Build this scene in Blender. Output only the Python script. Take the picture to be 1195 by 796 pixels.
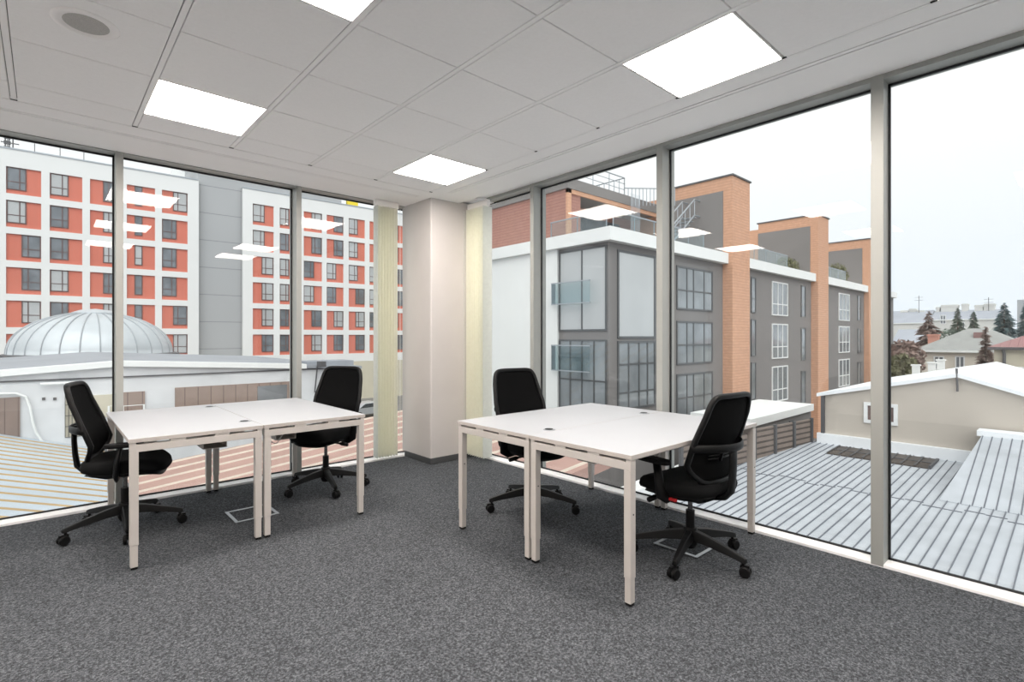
import bpy, bmesh, math, random
from mathutils import Vector, Matrix
for o in list(bpy.data.objects): bpy.data.objects.remove(o)
S = bpy.context.scene
C = S.collection
PI = math.pi
# ------------------------------------------------------------------ camera, sky, exposure
# room axes: x runs along the left window wall, y along the right one, floor z = 0
F, YH, TH, CX, H = 604.63, 393.16, math.radians(47.92), 597.5, 1.325
cs, cc = math.sin(TH), math.cos(TH)
cam = bpy.data.cameras.new('camera')
camo = bpy.data.objects.new('camera', cam); C.objects.link(camo)
camo.location = (0, 0, H)
camo.rotation_euler = (PI/2, 0, math.atan2(cs, cc) - PI/2)
cam.sensor_width = 36; cam.lens = 36*F/1195
cam.shift_y = (YH - 398)/1195
cam.clip_end = 1000; cam.clip_start = 0.05
S.camera = camo
S.view_settings.view_transform = 'Standard'; S.view_settings.look = 'None'
S.view_settings.exposure = 0.93; S.view_settings.gamma = 1; S.view_settings.use_curve_mapping = False

w = bpy.data.worlds.new('overcast'); S.world = w; w.use_nodes = True
nt = w.node_tree; nt.nodes.clear()
wo = nt.nodes.new('ShaderNodeOutputWorld'); wb = nt.nodes.new('ShaderNodeBackground')
tc = nt.nodes.new('ShaderNodeTexCoord'); sx = nt.nodes.new('ShaderNodeSeparateXYZ')
cr = nt.nodes.new('ShaderNodeValToRGB')
nt.links.new(tc.outputs['Generated'], sx.inputs[0]); nt.links.new(sx.outputs['Z'], cr.inputs[0])
cr.color_ramp.elements[0].position = 0.0; cr.color_ramp.elements[0].color = (0.78, 0.85, 0.93, 1)
cr.color_ramp.elements[1].position = 0.30; cr.color_ramp.elements[1].color = (0.985, 0.995, 1.0, 1)
nt.links.new(cr.outputs[0], wb.inputs[0]); wb.inputs[1].default_value = 0.6
nt.links.new(wb.outputs[0], wo.inputs[0])
sun = bpy.data.lights.new('hazy_sun', 'SUN'); sun.energy = 1.2; sun.angle = math.radians(70); sun.color = (1, .99, .97)
suno = bpy.data.objects.new('hazy_sun', sun); C.objects.link(suno)
suno.rotation_euler = Vector((-0.45, -0.6, 0.8)).to_track_quat('Z', 'Y').to_euler()
LAMP = 16.5
LAMPC = (1.0, .905, .83)

# ------------------------------------------------------------------ picture-to-place helpers
def ray(px, py):
    dx = (px-CX)/F
    return Vector((dx*cs+cc, -dx*cc+cs, -(py-YH)/F))
def on_y(px, py, y):
    d = ray(px, py); k = y/d.y; return Vector((k*d.x, y, H+k*d.z))
def on_x(px, py, x):
    d = ray(px, py); k = x/d.x; return Vector((x, k*d.y, H+k*d.z))
def at_k(px, py, k):
    d = ray(px, py); return Vector((k*d.x, k*d.y, H+k*d.z))
def on_z(px, py, z):
    d = ray(px, py); k = (z-H)/d.z; return Vector((k*d.x, k*d.y, z))

# ------------------------------------------------------------------ materials
MATS = {}
def srgb(c):
    return tuple(((v/255+.055)/1.055)**2.4 if v > 10 else v/255/12.92 for v in c)
def mat(name, col, rough=.6, metal=0, noise=0, nscale=20, bump=0, bscale=None, spec=.5, stretch=None, coat=0):
    if name in MATS: return MATS[name]
    m = bpy.data.materials.new(name); m.use_nodes = True; n = m.node_tree; p = n.nodes['Principled BSDF']
    c = srgb(col); p.inputs['Base Color'].default_value = (*c, 1)
    p.inputs['Roughness'].default_value = rough; p.inputs['Metallic'].default_value = metal
    p.inputs['Specular IOR Level'].default_value = spec
    p.inputs['Coat Weight'].default_value = coat
    t = n.nodes.new('ShaderNodeTexCoord'); mp = n.nodes.new('ShaderNodeMapping')
    n.links.new(t.outputs['Object'], mp.inputs[0])
    if stretch: mp.inputs['Scale'].default_value = stretch
    nz = n.nodes.new('ShaderNodeTexNoise'); nz.inputs['Scale'].default_value = nscale; nz.inputs['Detail'].default_value = 4
    n.links.new(mp.outputs[0], nz.inputs['Vector'])
    r = n.nodes.new('ShaderNodeMapRange'); r.inputs[3].default_value = 1-noise; r.inputs[4].default_value = 1+noise
    r.inputs[1].default_value = .3; r.inputs[2].default_value = .7
    n.links.new(nz.outputs[0], r.inputs[0])
    mx = n.nodes.new('ShaderNodeVectorMath'); mx.operation = 'SCALE'; mx.inputs[0].default_value = c
    n.links.new(r.outputs[0], mx.inputs['Scale']); n.links.new(mx.outputs[0], p.inputs['Base Color'])
    if bump:
        b = n.nodes.new('ShaderNodeBump'); b.inputs['Strength'].default_value = bump; b.inputs['Distance'].default_value = .01
        n2 = n.nodes.new('ShaderNodeTexNoise'); n2.inputs['Scale'].default_value = bscale or nscale
        n.links.new(mp.outputs[0], n2.inputs['Vector']); n.links.new(n2.outputs[0], b.inputs['Height'])
        n.links.new(b.outputs[0], p.inputs['Normal'])
    MATS[name] = m; return m
def stripes(name, c1, c2, axis, period, frac, rough=.6, noise=.12, nscale=1.5, metal=0):
    """two colours repeating along one object axis: cladding joints, brick courses, boards"""
    if name in MATS: return MATS[name]
    m = mat(name, c1, rough, metal, noise, nscale); n = m.node_tree; p = n.nodes['Principled BSDF']
    src = p.inputs['Base Color'].links[0].from_socket
    t = [x for x in n.nodes if x.type == 'TEX_COORD'][0]
    s = n.nodes.new('ShaderNodeSeparateXYZ'); n.links.new(t.outputs['Object'], s.inputs[0])
    a = n.nodes.new('ShaderNodeMath'); a.operation = 'DIVIDE'; a.inputs[1].default_value = period
    n.links.new(s.outputs[axis], a.inputs[0])
    f = n.nodes.new('ShaderNodeMath'); f.operation = 'FRACT'; n.links.new(a.outputs[0], f.inputs[0])
    l = n.nodes.new('ShaderNodeMath'); l.operation = 'LESS_THAN'; l.inputs[1].default_value = frac
    n.links.new(f.outputs[0], l.inputs[0])
    mx = n.nodes.new('ShaderNodeMix'); mx.data_type = 'RGBA'
    n.links.new(l.outputs[0], mx.inputs['Factor']); n.links.new(src, mx.inputs['A'])
    mx.inputs['B'].default_value = (*srgb(c2), 1)
    n.links.new(mx.outputs['Result'], p.inputs['Base Color'])
    return m
def glass(name, r0=.032, tint=(.975, .985, .98), rough=0.0):
    m = bpy.data.materials.new(name); m.use_nodes = True; n = m.node_tree; n.nodes.clear()
    o = n.nodes.new('ShaderNodeOutputMaterial'); mx = n.nodes.new('ShaderNodeMixShader')
    tr = n.nodes.new('ShaderNodeBsdfTransparent'); tr.inputs[0].default_value = (*tint, 1)
    gl = n.nodes.new('ShaderNodeBsdfGlossy'); gl.inputs['Roughness'].default_value = rough
    g = n.nodes.new('ShaderNodeNewGeometry'); d = n.nodes.new('ShaderNodeVectorMath'); d.operation = 'DOT_PRODUCT'
    n.links.new(g.outputs['Incoming'], d.inputs[0]); n.links.new(g.outputs['Normal'], d.inputs[1])
    def M(op, a, b=None):
        q = n.nodes.new('ShaderNodeMath'); q.operation = op
        for i, v in enumerate((a, b)):
            if v is None: continue
            if isinstance(v, (int, float)): q.inputs[i].default_value = v
            else: n.links.new(v, q.inputs[i])
        return q.outputs[0]
    c = M('ABSOLUTE', d.outputs['Value']); e = M('POWER', M('SUBTRACT', 1.0, c), 5.0)
    fr = M('ADD', M('MULTIPLY', e, 1-r0), r0)
    n.links.new(fr, mx.inputs[0]); n.links.new(tr.outputs[0], mx.inputs[1]); n.links.new(gl.outputs[0], mx.inputs[2])
    n.links.new(mx.outputs[0], o.inputs[0]); MATS[name] = m; return m

GLASS = glass('window_glass')
RAILGLASS = glass('balustrade_glass', .06, (.86, .92, .93))
PAINT = mat('white_paint', (250, 248, 246), .55, noise=.02, nscale=3)
TILE = mat('ceiling_tile', (251, 250, 249), .8, noise=.015, nscale=60, bump=.05, bscale=300)
CBAND = mat('ceiling_plaster', (251, 250, 249), .7, noise=.01, nscale=5)
CGAP = mat('ceiling_joint', (112, 109, 104), .8)
DOT = mat('joint_end_dark', (30, 30, 30), .9)
ALU = mat('mullion_aluminium', (162, 164, 160), .42, .15, noise=.02, nscale=4)
SILL = mat('white_sill', (250, 251, 252), .4, noise=.02, nscale=4)
GASKET = mat('rubber_gasket', (30, 33, 36), .6)
COLP = mat('column_paint', (202, 198, 196), .6, noise=.02, nscale=4)
SKIRT = mat('grey_skirting', (72, 74, 76), .6)
DESKTOP = mat('desk_laminate', (174, 178, 183), .42, noise=.01, nscale=3)
DESKEDGE = mat('desk_edge_band', (190, 184, 179), .45)
DESKLEG = mat('desk_leg_paint', (196, 191, 186), .38, noise=.01)
FOOT = mat('black_foot', (11, 11, 12), .5, spec=.25)
BLACK = mat('black_plastic', (13, 14, 15), .45, noise=.05, nscale=60, spec=.25)
FABRIC = mat('black_fabric', (14, 15, 16), .9, noise=.2, nscale=300, bump=.2, bscale=500, spec=.2)
CHROME = mat('gas_lift_steel', (120, 120, 120), .25, 1)
STEEL = mat('brushed_steel', (165, 170, 175), .35, .8, noise=.1, nscale=60)
RED = mat('red_tag', (190, 30, 35), .5)
SLAT = mat('cream_blind_fabric', (254, 254, 247), .8, noise=.03, nscale=30)
SLATW = mat('white_blind_fabric', (238, 241, 238), .8, noise=.03, nscale=30)
GRILLE = mat('speaker_grille', (184, 182, 178), .7, noise=.2, nscale=400)

def trans(m, amount=.4):
    """lets daylight glow through thin cloth"""
    n = m.node_tree; p = n.nodes['Principled BSDF']; o = n.nodes['Material Output']
    t = n.nodes.new('ShaderNodeBsdfTranslucent'); src = p.inputs['Base Color'].links[0].from_socket
    n.links.new(src, t.inputs[0]); mx = n.nodes.new('ShaderNodeMixShader'); mx.inputs[0].default_value = amount
    n.links.new(p.outputs[0], mx.inputs[1]); n.links.new(t.outputs[0], mx.inputs[2]); n.links.new(mx.outputs[0], o.inputs[0])
trans(SLAT, .7); trans(SLATW, .45)

def mesh_net():
    m = bpy.data.materials.new('chair_mesh_net'); m.use_nodes = True; n = m.node_tree; p = n.nodes['Principled BSDF']; o = n.nodes['Material Output']
    p.inputs['Base Color'].default_value = (.004, .0042, .0045, 1); p.inputs['Roughness'].default_value = .9; p.inputs['Specular IOR Level'].default_value = .08
    t = n.nodes.new('ShaderNodeTexCoord'); wv = n.nodes.new('ShaderNodeTexVoronoi'); wv.inputs['Scale'].default_value = 260
    n.links.new(t.outputs['Object'], wv.inputs['Vector'])
    g = n.nodes.new('ShaderNodeMath'); g.operation = 'LESS_THAN'; g.inputs[1].default_value = .17
    n.links.new(wv.outputs['Distance'], g.inputs[0])
    tr = n.nodes.new('ShaderNodeBsdfTransparent'); mx = n.nodes.new('ShaderNodeMixShader')
    n.links.new(g.outputs[0], mx.inputs[0]); n.links.new(p.outputs[0], mx.inputs[1]); n.links.new(tr.outputs[0], mx.inputs[2])
    n.links.new(mx.outputs[0], o.inputs[0]); return m
NET = mesh_net()

def carpet():
    m = bpy.data.materials.new('carpet'); m.use_nodes = True; n = m.node_tree; p = n.nodes['Principled BSDF']
    t = n.nodes.new('ShaderNodeTexCoord')
    a = n.nodes.new('ShaderNodeTexNoise'); a.inputs['Scale'].default_value = 95; a.inputs['Detail'].default_value = 6; a.inputs['Roughness'].default_value = .85
    b = n.nodes.new('ShaderNodeTexNoise'); b.inputs['Scale'].default_value = 2.2; b.inputs['Detail'].default_value = 2
    n.links.new(t.outputs['Object'], a.inputs[0]); n.links.new(t.outputs['Object'], b.inputs[0])
    r = n.nodes.new('ShaderNodeValToRGB'); e = r.color_ramp.elements
    e[0].position = .40; e[0].color = (*srgb((46, 48, 51)), 1)
    e[1].position = .61; e[1].color = (*srgb((116, 120, 125)), 1)
    x = r.color_ramp.elements.new(.5); x.color = (*srgb((72, 75, 79)), 1)
    n.links.new(a.outputs[0], r.inputs[0])
    q = n.nodes.new('ShaderNodeMapRange'); q.inputs[3].default_value = .9; q.inputs[4].default_value = 1.1
    n.links.new(b.outputs[0], q.inputs[0])
    s = n.nodes.new('ShaderNodeVectorMath'); s.operation = 'SCALE'; n.links.new(r.outputs[0], s.inputs[0]); n.links.new(q.outputs[0], s.inputs['Scale'])
    n.links.new(s.outputs[0], p.inputs['Base Color']); p.inputs['Roughness'].default_value = .95; p.inputs['Specular IOR Level'].default_value = .1
    bp = n.nodes.new('ShaderNodeBump'); bp.inputs['Strength'].default_value = .12; bp.inputs['Distance'].default_value = .004
    n.links.new(a.outputs[0], bp.inputs['Height']); n.links.new(bp.outputs[0], p.inputs['Normal'])
    return m
CARPET = carpet()
def emit(name, col, st):
    m = bpy.data.materials.new(name); m.use_nodes = True; n = m.node_tree; n.nodes.clear()
    o = n.nodes.new('ShaderNodeOutputMaterial'); e = n.nodes.new('ShaderNodeEmission')
    e.inputs[0].default_value = (*col, 1); e.inputs[1].default_value = st; n.links.new(e.outputs[0], o.inputs[0]); return m
DIFF = emit('lamp_diffuser', LAMPC, LAMP)

# ------------------------------------------------------------------ mesh builder
class MB:
    def __init__(s): s.b = bmesh.new()
    def box(s, x0, y0, z0, x1, y1, z1, M=None):
        v = [s.b.verts.new(Vector(p)) for p in ((x0,y0,z0),(x1,y0,z0),(x1,y1,z0),(x0,y1,z0),(x0,y0,z1),(x1,y0,z1),(x1,y1,z1),(x0,y1,z1))]
        if M: 
            for q in v: q.co = M @ q.co
        for f in ((3,2,1,0),(4,5,6,7),(0,1,5,4),(1,2,6,5),(2,3,7,6),(3,0,4,7)): s.b.faces.new([v[i] for i in f])
        return s
    def hexa(s, lo, hi):
        """solid between two quads given in the same order"""
        v = [s.b.verts.new(Vector(p)) for p in list(lo)+list(hi)]; n = len(lo)
        s.b.faces.new(v[:n][::-1]); s.b.faces.new(v[n:])
        for i in range(n): s.b.faces.new((v[i], v[(i+1)%n], v[n+(i+1)%n], v[n+i]))
        return s
    def prism(s, pts, off):
        off = Vector(off); return s.hexa(pts, [Vector(p)+off for p in pts])
    def tube(s, pts, r, n=10, caps=True, squash=None):
        """round bar through points; r number or list"""
        pts = [Vector(p) for p in pts]; rr = r if isinstance(r, (list, tuple)) else [r]*len(pts)
        rings = []; up = None
        for i, p in enumerate(pts):
            d = (pts[min(i+1, len(pts)-1)]-pts[max(i-1, 0)]).normalized()
            if up is None: up = Vector((0,0,1)) if abs(d.z) < .9 else Vector((0,1,0))
            a = d.cross(up).normalized(); b2 = a.cross(d).normalized(); up = b2
            sq = squash or (1, 1)
            rings.append([s.b.verts.new(p+(a*math.cos(t)*sq[0]+b2*math.sin(t)*sq[1])*rr[i]) for t in (2*PI*j/n for j in range(n))])
        for A, B in zip(rings, rings[1:]):
            for j in range(n): s.b.faces.new((A[j], A[(j+1)%n], B[(j+1)%n], B[j]))
        if caps: s.b.faces.new(rings[0][::-1]); s.b.faces.new(rings[-1])
        return s
    def lathe(s, prof, c=(0,0,0), n=24, axis='z'):
        c = Vector(c); rings = []
        for r, z in prof:
            ring = []
            for j in range(n):
                t = 2*PI*j/n; q = Vector((r*math.cos(t), r*math.sin(t), z))
                if axis == 'x': q = Vector((q.z, q.x, q.y))
                if axis == 'y': q = Vector((q.x, q.z, q.y))
                ring.append(s.b.verts.new(c+q))
            rings.append(ring)
        for A, B in zip(rings, rings[1:]):
            for j in range(n): s.b.faces.new((A[j], A[(j+1)%n], B[(j+1)%n], B[j]))
        s.b.faces.new(rings[0][::-1]); s.b.faces.new(rings[-1]); return s
    def quad(s, *p):
        s.b.faces.new([s.b.verts.new(Vector(q)) for q in p]); return s
    def build(s, name, m, parent=None, bevel=0, smooth=False, sub=0):
        bmesh.ops.recalc_face_normals(s.b, faces=s.b.faces[:])
        me = bpy.data.meshes.new(name); s.b.to_mesh(me); s.b.free()
        for x in (m if isinstance(m, (list, tuple)) else [m]): me.materials.append(x)
        if smooth:
            for p in me.polygons: p.use_smooth = True
        o = bpy.data.objects.new(name, me); C.objects.link(o)
        if parent: o.parent = parent
        if bevel:
            q = o.modifiers.new('bevel', 'BEVEL'); q.width = bevel; q.segments = 2; q.limit_method = 'ANGLE'
        if sub:
            q = o.modifiers.new('sub', 'SUBSURF'); q.levels = sub; q.render_levels = sub
        return o
def tag(o, label=None, cat=None, group=None, kind=None):
    if label: o['label'] = label
    if cat: o['category'] = cat
    if group: o['group'] = group
    if kind: o['kind'] = kind
    return o
def empty(name, loc=(0,0,0), rz=0, **k):
    o = bpy.data.objects.new(name, None); C.objects.link(o); o.location = loc; o.rotation_euler = (0,0,rz)
    o.empty_display_size = .2
    return tag(o, **k)
def kids(o): return [c for c in bpy.data.objects if c.parent is o]
def copy_tree(o, parent=None):
    c = o.copy(); C.objects.link(c)
    if parent: c.parent = parent
    for ch in kids(o): copy_tree(ch, c)
    return c
def box_at(name, m, parent, *a, bevel=0): return MB().box(*a).build(name, m, parent, bevel)

# ------------------------------------------------------------------ room shell
XW, YW = 3.583, 5.085      # inner line of the sills on the right and left glazing
XG, YG = 3.70, 5.215       # glass planes
HC = 2.775
XB, YB = -2.75, -2.45        # unseen walls behind the camera, set close to bounce more light onto the ceiling
tag(box_at('floor', CARPET, None, XB, YB, -.25, XG+.03, YG+.03, -.004), kind='structure')
# ceiling: tiles of 60 cm with rails, the tiles under lamps left out
UL = [1.066+.602*k for k in range(-9, 4)]      # joints crossing x
VL = [1.05+.61*k for k in range(-8, 6)]        # joints crossing y
VL.append(4.405)
lamps = []
for iu, col in ((UL.index(1.066)-1, (4.10, 2.27, .44)), (UL.index(1.066)+2, (4.10, 1.66, .44)), (UL.index(1.066)-4, (4.10, 2.27, .44))):
    for v1 in col: lamps.append((UL[iu], v1-.61))
cb = MB()
def is_lamp(u, v): return any(abs(u-a) < .1 and abs(v-b) < .1 for a, b in lamps)
for i in range(len(UL)-1):
    for j in range(len(VL)-1):
        if is_lamp(UL[i], VL[j]): continue
        cb.box(UL[i]+.017, VL[j]+.003, HC, UL[i+1]-.017, VL[j+1]-.003, HC+.02)
ceil = cb.build('ceiling', TILE, None, bevel=.003); tag(ceil, kind='structure')
r = MB()
for u in UL: r.box(u-.013, YB, HC+.001, u+.013, 4.405, HC+.02)
r.build('ceiling_rail', CBAND, ceil)
r = MB(); r.box(XB-.2, YB-.2, HC+.02, UL[-1], 4.405, HC+.08); r.build('ceiling_joint', CGAP, ceil)
r = MB()
for u in UL[4:]: r.box(u-.016, 4.385, HC-.0015, u+.016, 4.400, HC)
for v in VL[5:-1]: r.box(2.845, v-.012, HC-.0015, 2.860, v+.012, HC)
r.build('joint_end_gap', DOT, ceil)  # thin dark plates on the ceiling face where the joints end
# plaster band round the tiles, with the slot of the air diffuser
YL1, XL1 = 4.94, 3.345
r = MB(); UE = UL[-1]-.004
for (a, b) in ((4.409, 4.598), (4.607, 4.631), (4.640, YL1)): r.box(XB, a, HC, UE+.004, b, HC+.03)
r.box(XB, 4.38, HC+.03, XG+.03, YL1, HC+.06)
r2 = r
for (a, b) in ((UE+.004, 3.008), (3.017, 3.045), (3.054, XL1)):
    r2.box(a, YB, HC, b, 4.30, HC+.03)
r2.box(UE+.004, 4.30, HC, XL1, YL1, HC+.0295)
r2.box(UE, YB, HC+.03, XL1, YL1, HC+.06)
tag(r2.build('trim_1', CBAND, None), kind='structure')
r = MB(); r.box(XB, 4.5985, HC+.004, UE, 4.6065, HC+.029); r.box(XB, 4.6315, HC+.004, UE, 4.6395, HC+.029); r.box(3.0085, YB, HC+.004, 3.0165, 4.299, HC+.029); r.box(3.0455, YB, HC+.004, 3.0535, 4.299, HC+.029)
tag(r.build('trim_2', CGAP, None), kind='structure')
# blind pocket plates above the glazing
r = MB(); r.box(XB, YL1+.012, HC+.004, XG+.04, YG+.04, HC+.05); tag(r.build('trim_3', CBAND, None), kind='structure')
r = MB(); r.box(XL1+.012, YB, HC+.065, XG+.04, YL1, HC+.11); tag(r.build('trim_4', CBAND, None), kind='structure')
r = MB(); r.box(XB, YL1, HC+.028, XG+.03, YL1+.02, HC+.10); r.box(XL1, YB, HC+.062, XL1+.02, YL1, HC+.14); tag(r.build('trim_5', CGAP, None), kind='structure')
r = MB(); r.box(XB-.3, YB-.3, HC+.14, XG+.05, YG+.05, HC+.3); tag(r.build('ceiling_slab', PAINT, None), kind='structure')
tag(box_at('wall_back', PAINT, None, XB-.2, YB-.2, 0, XG+.04, YB, HC+.14), kind='structure')
tag(box_at('wall_left', PAINT, None, XB-.2, YB, 0, XB, YG+.04, HC+.14), kind='structure')

ZH = {'R': 2.842, 'L': 2.7785}
# glazing: each bay is a window with its pane, frame, gasket and post
def window(n, side, a, b, zt, post=True, za=.014, pw=.062):
    """a,b: clear opening along the wall; the post stands at the a end"""
    e = empty('window_%d' % n, kind='structure')
    if side == 'R':
        P = lambda s0, d0, z0, s1, d1, z1: (XW+d0, s0, z0, XW+d1, s1, z1); gd = XG-XW
    else:
        P = lambda s0, d0, z0, s1, d1, z1: (s0, YW+d0, z0, s1, YW+d1, z1); gd = YG-YW
    MB().box(*P(a-.01, gd, za-.01, b+.01, gd+.024, zt+.01)).build('glass_pane', GLASS, e)
    g = MB(); t = .012
    g.box(*P(a, gd-.012, zt-t, b, gd-.001, zt)); g.box(*P(a, gd-.012, za-t*.3, b, gd-.001, za+t))
    g.box(*P(b-t, gd-.012, za, b, gd-.001, zt)); g.box(*P(a, gd-.012, za, a+t*.7, gd-.001, zt))
    g.build('gasket', GASKET, e)
    MB().box(*P(a-.03, .002, zt, b+.03, gd+.05, ZH[side])).build('window_head', ALU, e, bevel=.002)
    if post:
        MB().box(*P(a-pw, -.001, .0, a, gd+.06, ZH[side]+.002)).build('mullion', ALU, e, bevel=.002)
    return e
ztR, ztL = 2.811, 2.771
window(1, 'R', .842, 2.216, ztR)
window(2, 'R', 2.269, 3.652, ztR, pw=.053)
window(3, 'R', 3.70, 4.75, ztR, pw=.048)
window(4, 'R', -.55, .780, ztR)
window(5, 'R', -1.95, -.612, ztR); window(6, 'R', YB, -2.012, ztR, post=False)
window(7, 'L', -.95, .415, ztL); window(8, 'L', .464, 1.80, ztL, pw=.049); window(9, 'L', 1.849, 3.10, ztL, pw=.049)
window(7+3, 'L', XB, -1.012, ztL, post=False)
r = MB(); r.box(XW, YB, -.02, XG+.03, YG+.03, .014); r.box(XB, YW, -.02, XW, YG+.03, .014)
tag(r.build('trim_6', SILL, None, bevel=.004), kind='structure')
tag(MB().box(3.16, YG-.02, .014, XG+.05, YG+.05, 2.9).box(XG-.02, 4.75, .014, XG+.05, YG-.02, 2.9).build('wall_corner', ALU, None), kind='structure')

# column at the corner with its skirting
tag(MB().box(2.985, 4.565, .05, 3.60, 5.15, HC+.02).build('wall_column', COLP, None, bevel=.012), kind='structure')
tag(MB().box(2.976, 4.556, 0, 3.575, 5.08, .058).build('baseboard_column', SKIRT, None, bevel=.003), kind='structure')

# ------------------------------------------------------------------ ceiling lamps and speaker
def make_lamp():
    e = empty('ceiling_light')
    f = MB(); a, b, t = .602, .61, .012
    f.box(.005, .004, 0, a-.005, t, .03); f.box(.005, b-t, 0, a-.005, b-.004, .03); f.box(.005, t, 0, .005+t, b-t, .03); f.box(a-.005-t, t, 0, a-.005, b-t, .03)
    f.build('lamp_frame', PAINT, e, bevel=.001)
    MB().box(.017, .012, .004, a-.017, b-.012, .016).build('diffuser', DIFF, e)
    return e
L0 = make_lamp()
lamplabels = {0: 'square ceiling light panel over the left desk pair, upper left of the picture', 1: 'square ceiling light panel cut by the top edge of the picture',
              3: 'small square ceiling light panel right in front of the corner column', 4: 'large square ceiling light panel over the right desks, beside the ceiling edge'}
for i, (a, b) in enumerate(lamps):
    o = L0 if i == 0 else copy_tree(L0)
    o.location = (a, b, HC-.001)
    if i in lamplabels: tag(o, lamplabels[i], 'ceiling light', 'square light panels in the ceiling')
    else: tag(o, 'square ceiling light panel out of view, seen only mirrored in the windows', 'ceiling light', 'square light panels behind the viewer')
sp = empty('ceiling_speaker', (.145, 3.105, HC), label='round ceiling speaker with a grey grille in a white ceiling tile', cat='speaker')
MB().lathe([(.098, -.002), (.102, -.007), (.118, -.006), (.128, -.001), (.128, .001), (.098, .001)], n=48).build('speaker_ring', PAINT, sp, smooth=True)
MB().lathe([(.099, -.001), (.06, -.004), (.0, -.0042), (.0, .001), (.099, .001)], n=48).build('speaker_grille', GRILLE, sp)

# ------------------------------------------------------------------ desks
def make_desk(name, L, D, notch, outer=0):
    """long side L on local x, short side D on local y; notch: list of (x,y) grommets"""
    e = empty(name)
    Z = .745
    MB().box(0, 0, Z-.023, L, D, Z).build('desktop', [DESKTOP, DESKEDGE], e, bevel=.0015)
    d = kids(e)[0].data
    for p in d.polygons: p.material_index = 0 if p.normal.z > .9 else 1
    a = .042
    for x in (0.004, L-.046):
        f = MB(); f.box(x, .006, Z-.078, x+a, D-.006, Z-.036)
        n = 3
        for i in range(n+1):
            c = .006+(D-.012)*i/n; w2 = .04 if 0 < i < n else .03
            f.box(x, max(.006, c-w2), Z-.036, x+a, min(D-.006, c+w2), Z-.023)
        f.build('end_rail', DESKLEG, e, bevel=.002)
    f = MB()
    for y in (.10, D-.14): f.box(.045, y, Z-.066, L-.045, y+.04, Z-.026)
    f.build('cross_beam', DESKLEG, e)
    f = MB(); ty = .42 if outer == 0 else D-.56; f.box(.25, ty, Z-.16, L-.25, ty+.14, Z-.157); f.box(.25, ty, Z-.157, L-.25, ty+.003, Z-.09); f.box(.25, ty+.137, Z-.157, L-.25, ty+.14, Z-.09)
    f.build('cable_tray', DESKLEG, e)
    for x in (.004, L-.046):
        for y in (.006, D-.006-a):
            lg = MB().box(x, y, .135, x+a, y+a, Z-.078).build('leg', DESKLEG, e, bevel=.003)
            MB().box(x+.003, y+.003, .012, x+a-.003, y+a-.003, .135).build('leg_extension', DESKLEG, lg, bevel=.002)
            MB().box(x+.005, y+.005, 0, x+a-.005, y+a-.005, .012).build('foot', FOOT, lg)
            MB().lathe([(.004, -.0015), (.004, .0015)], (x+a/2 if False else x+a*.5, y-.0005, .45), n=10, axis='y').build('screw', FOOT, lg)
    for (x, y) in notch:
        g = MB(); g.lathe([(.0, 0.0), (.038, 0), (.038, .002), (.030, .003), (.0, .003)], (x, y, Z), n=28); go = g.build('grommet', STEEL, e, smooth=False); tag(go, 'grey cable grommet')
        MB().lathe([(0, 0), (.026, 0), (.026, .0015), (0, .0015)], (x, y+.004, Z+.003), n=20).build('grommet_opening', FOOT, go)
    return e
G = 'white desks pushed together in pairs'
# left pair: long sides run into the picture (along y)
d = make_desk('office_desk', 1.425, .715, [(.25, .045), (1.25, .045)], 1); d.location = (1.068, 3.62, 0); d.rotation_euler.z = PI/2
tag(d, 'white office desk of the left pair, its left end beside the side-on black chair', 'desk', G)
d = make_desk('office_desk', 1.425, .715, []); d.location = (1.786, 3.62, 0); d.rotation_euler.z = PI/2
tag(d, 'white office desk of the left pair, on its right half nearest the corner column', 'desk', G)
# right pair: long sides along x
d = make_desk('office_desk', 1.44, .715, []); d.location = (2.125, 1.485, 0)
tag(d, 'white office desk of the right pair, nearest us, beside the chair turned away', 'desk', G)
d = make_desk('office_desk', 1.44, .715, [(.22, .045), (1.26, .045)], 1); d.location = (2.125, 2.203, 0)
tag(d, 'white office desk of the right pair, the half towards the corner column', 'desk', G)

def cable(pts, label):
    tag(MB().tube(pts, .003, 6).build('cable', PAINT), label, 'cable')
cable([(2.45+.1*t, 2.28+.01*math.sin(t*9), .63-.05*math.sin(PI*t)) for t in [i/10*1.6 for i in range(11)]], 'thin white cable hanging under the right pair of desks')
cable([(1.15+.1*t, 3.80+.01*math.sin(t*9), .63-.05*math.sin(PI*t)) for t in [i/10*1.6 for i in range(11)]], 'thin white cable hanging under the left pair of desks')

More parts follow.
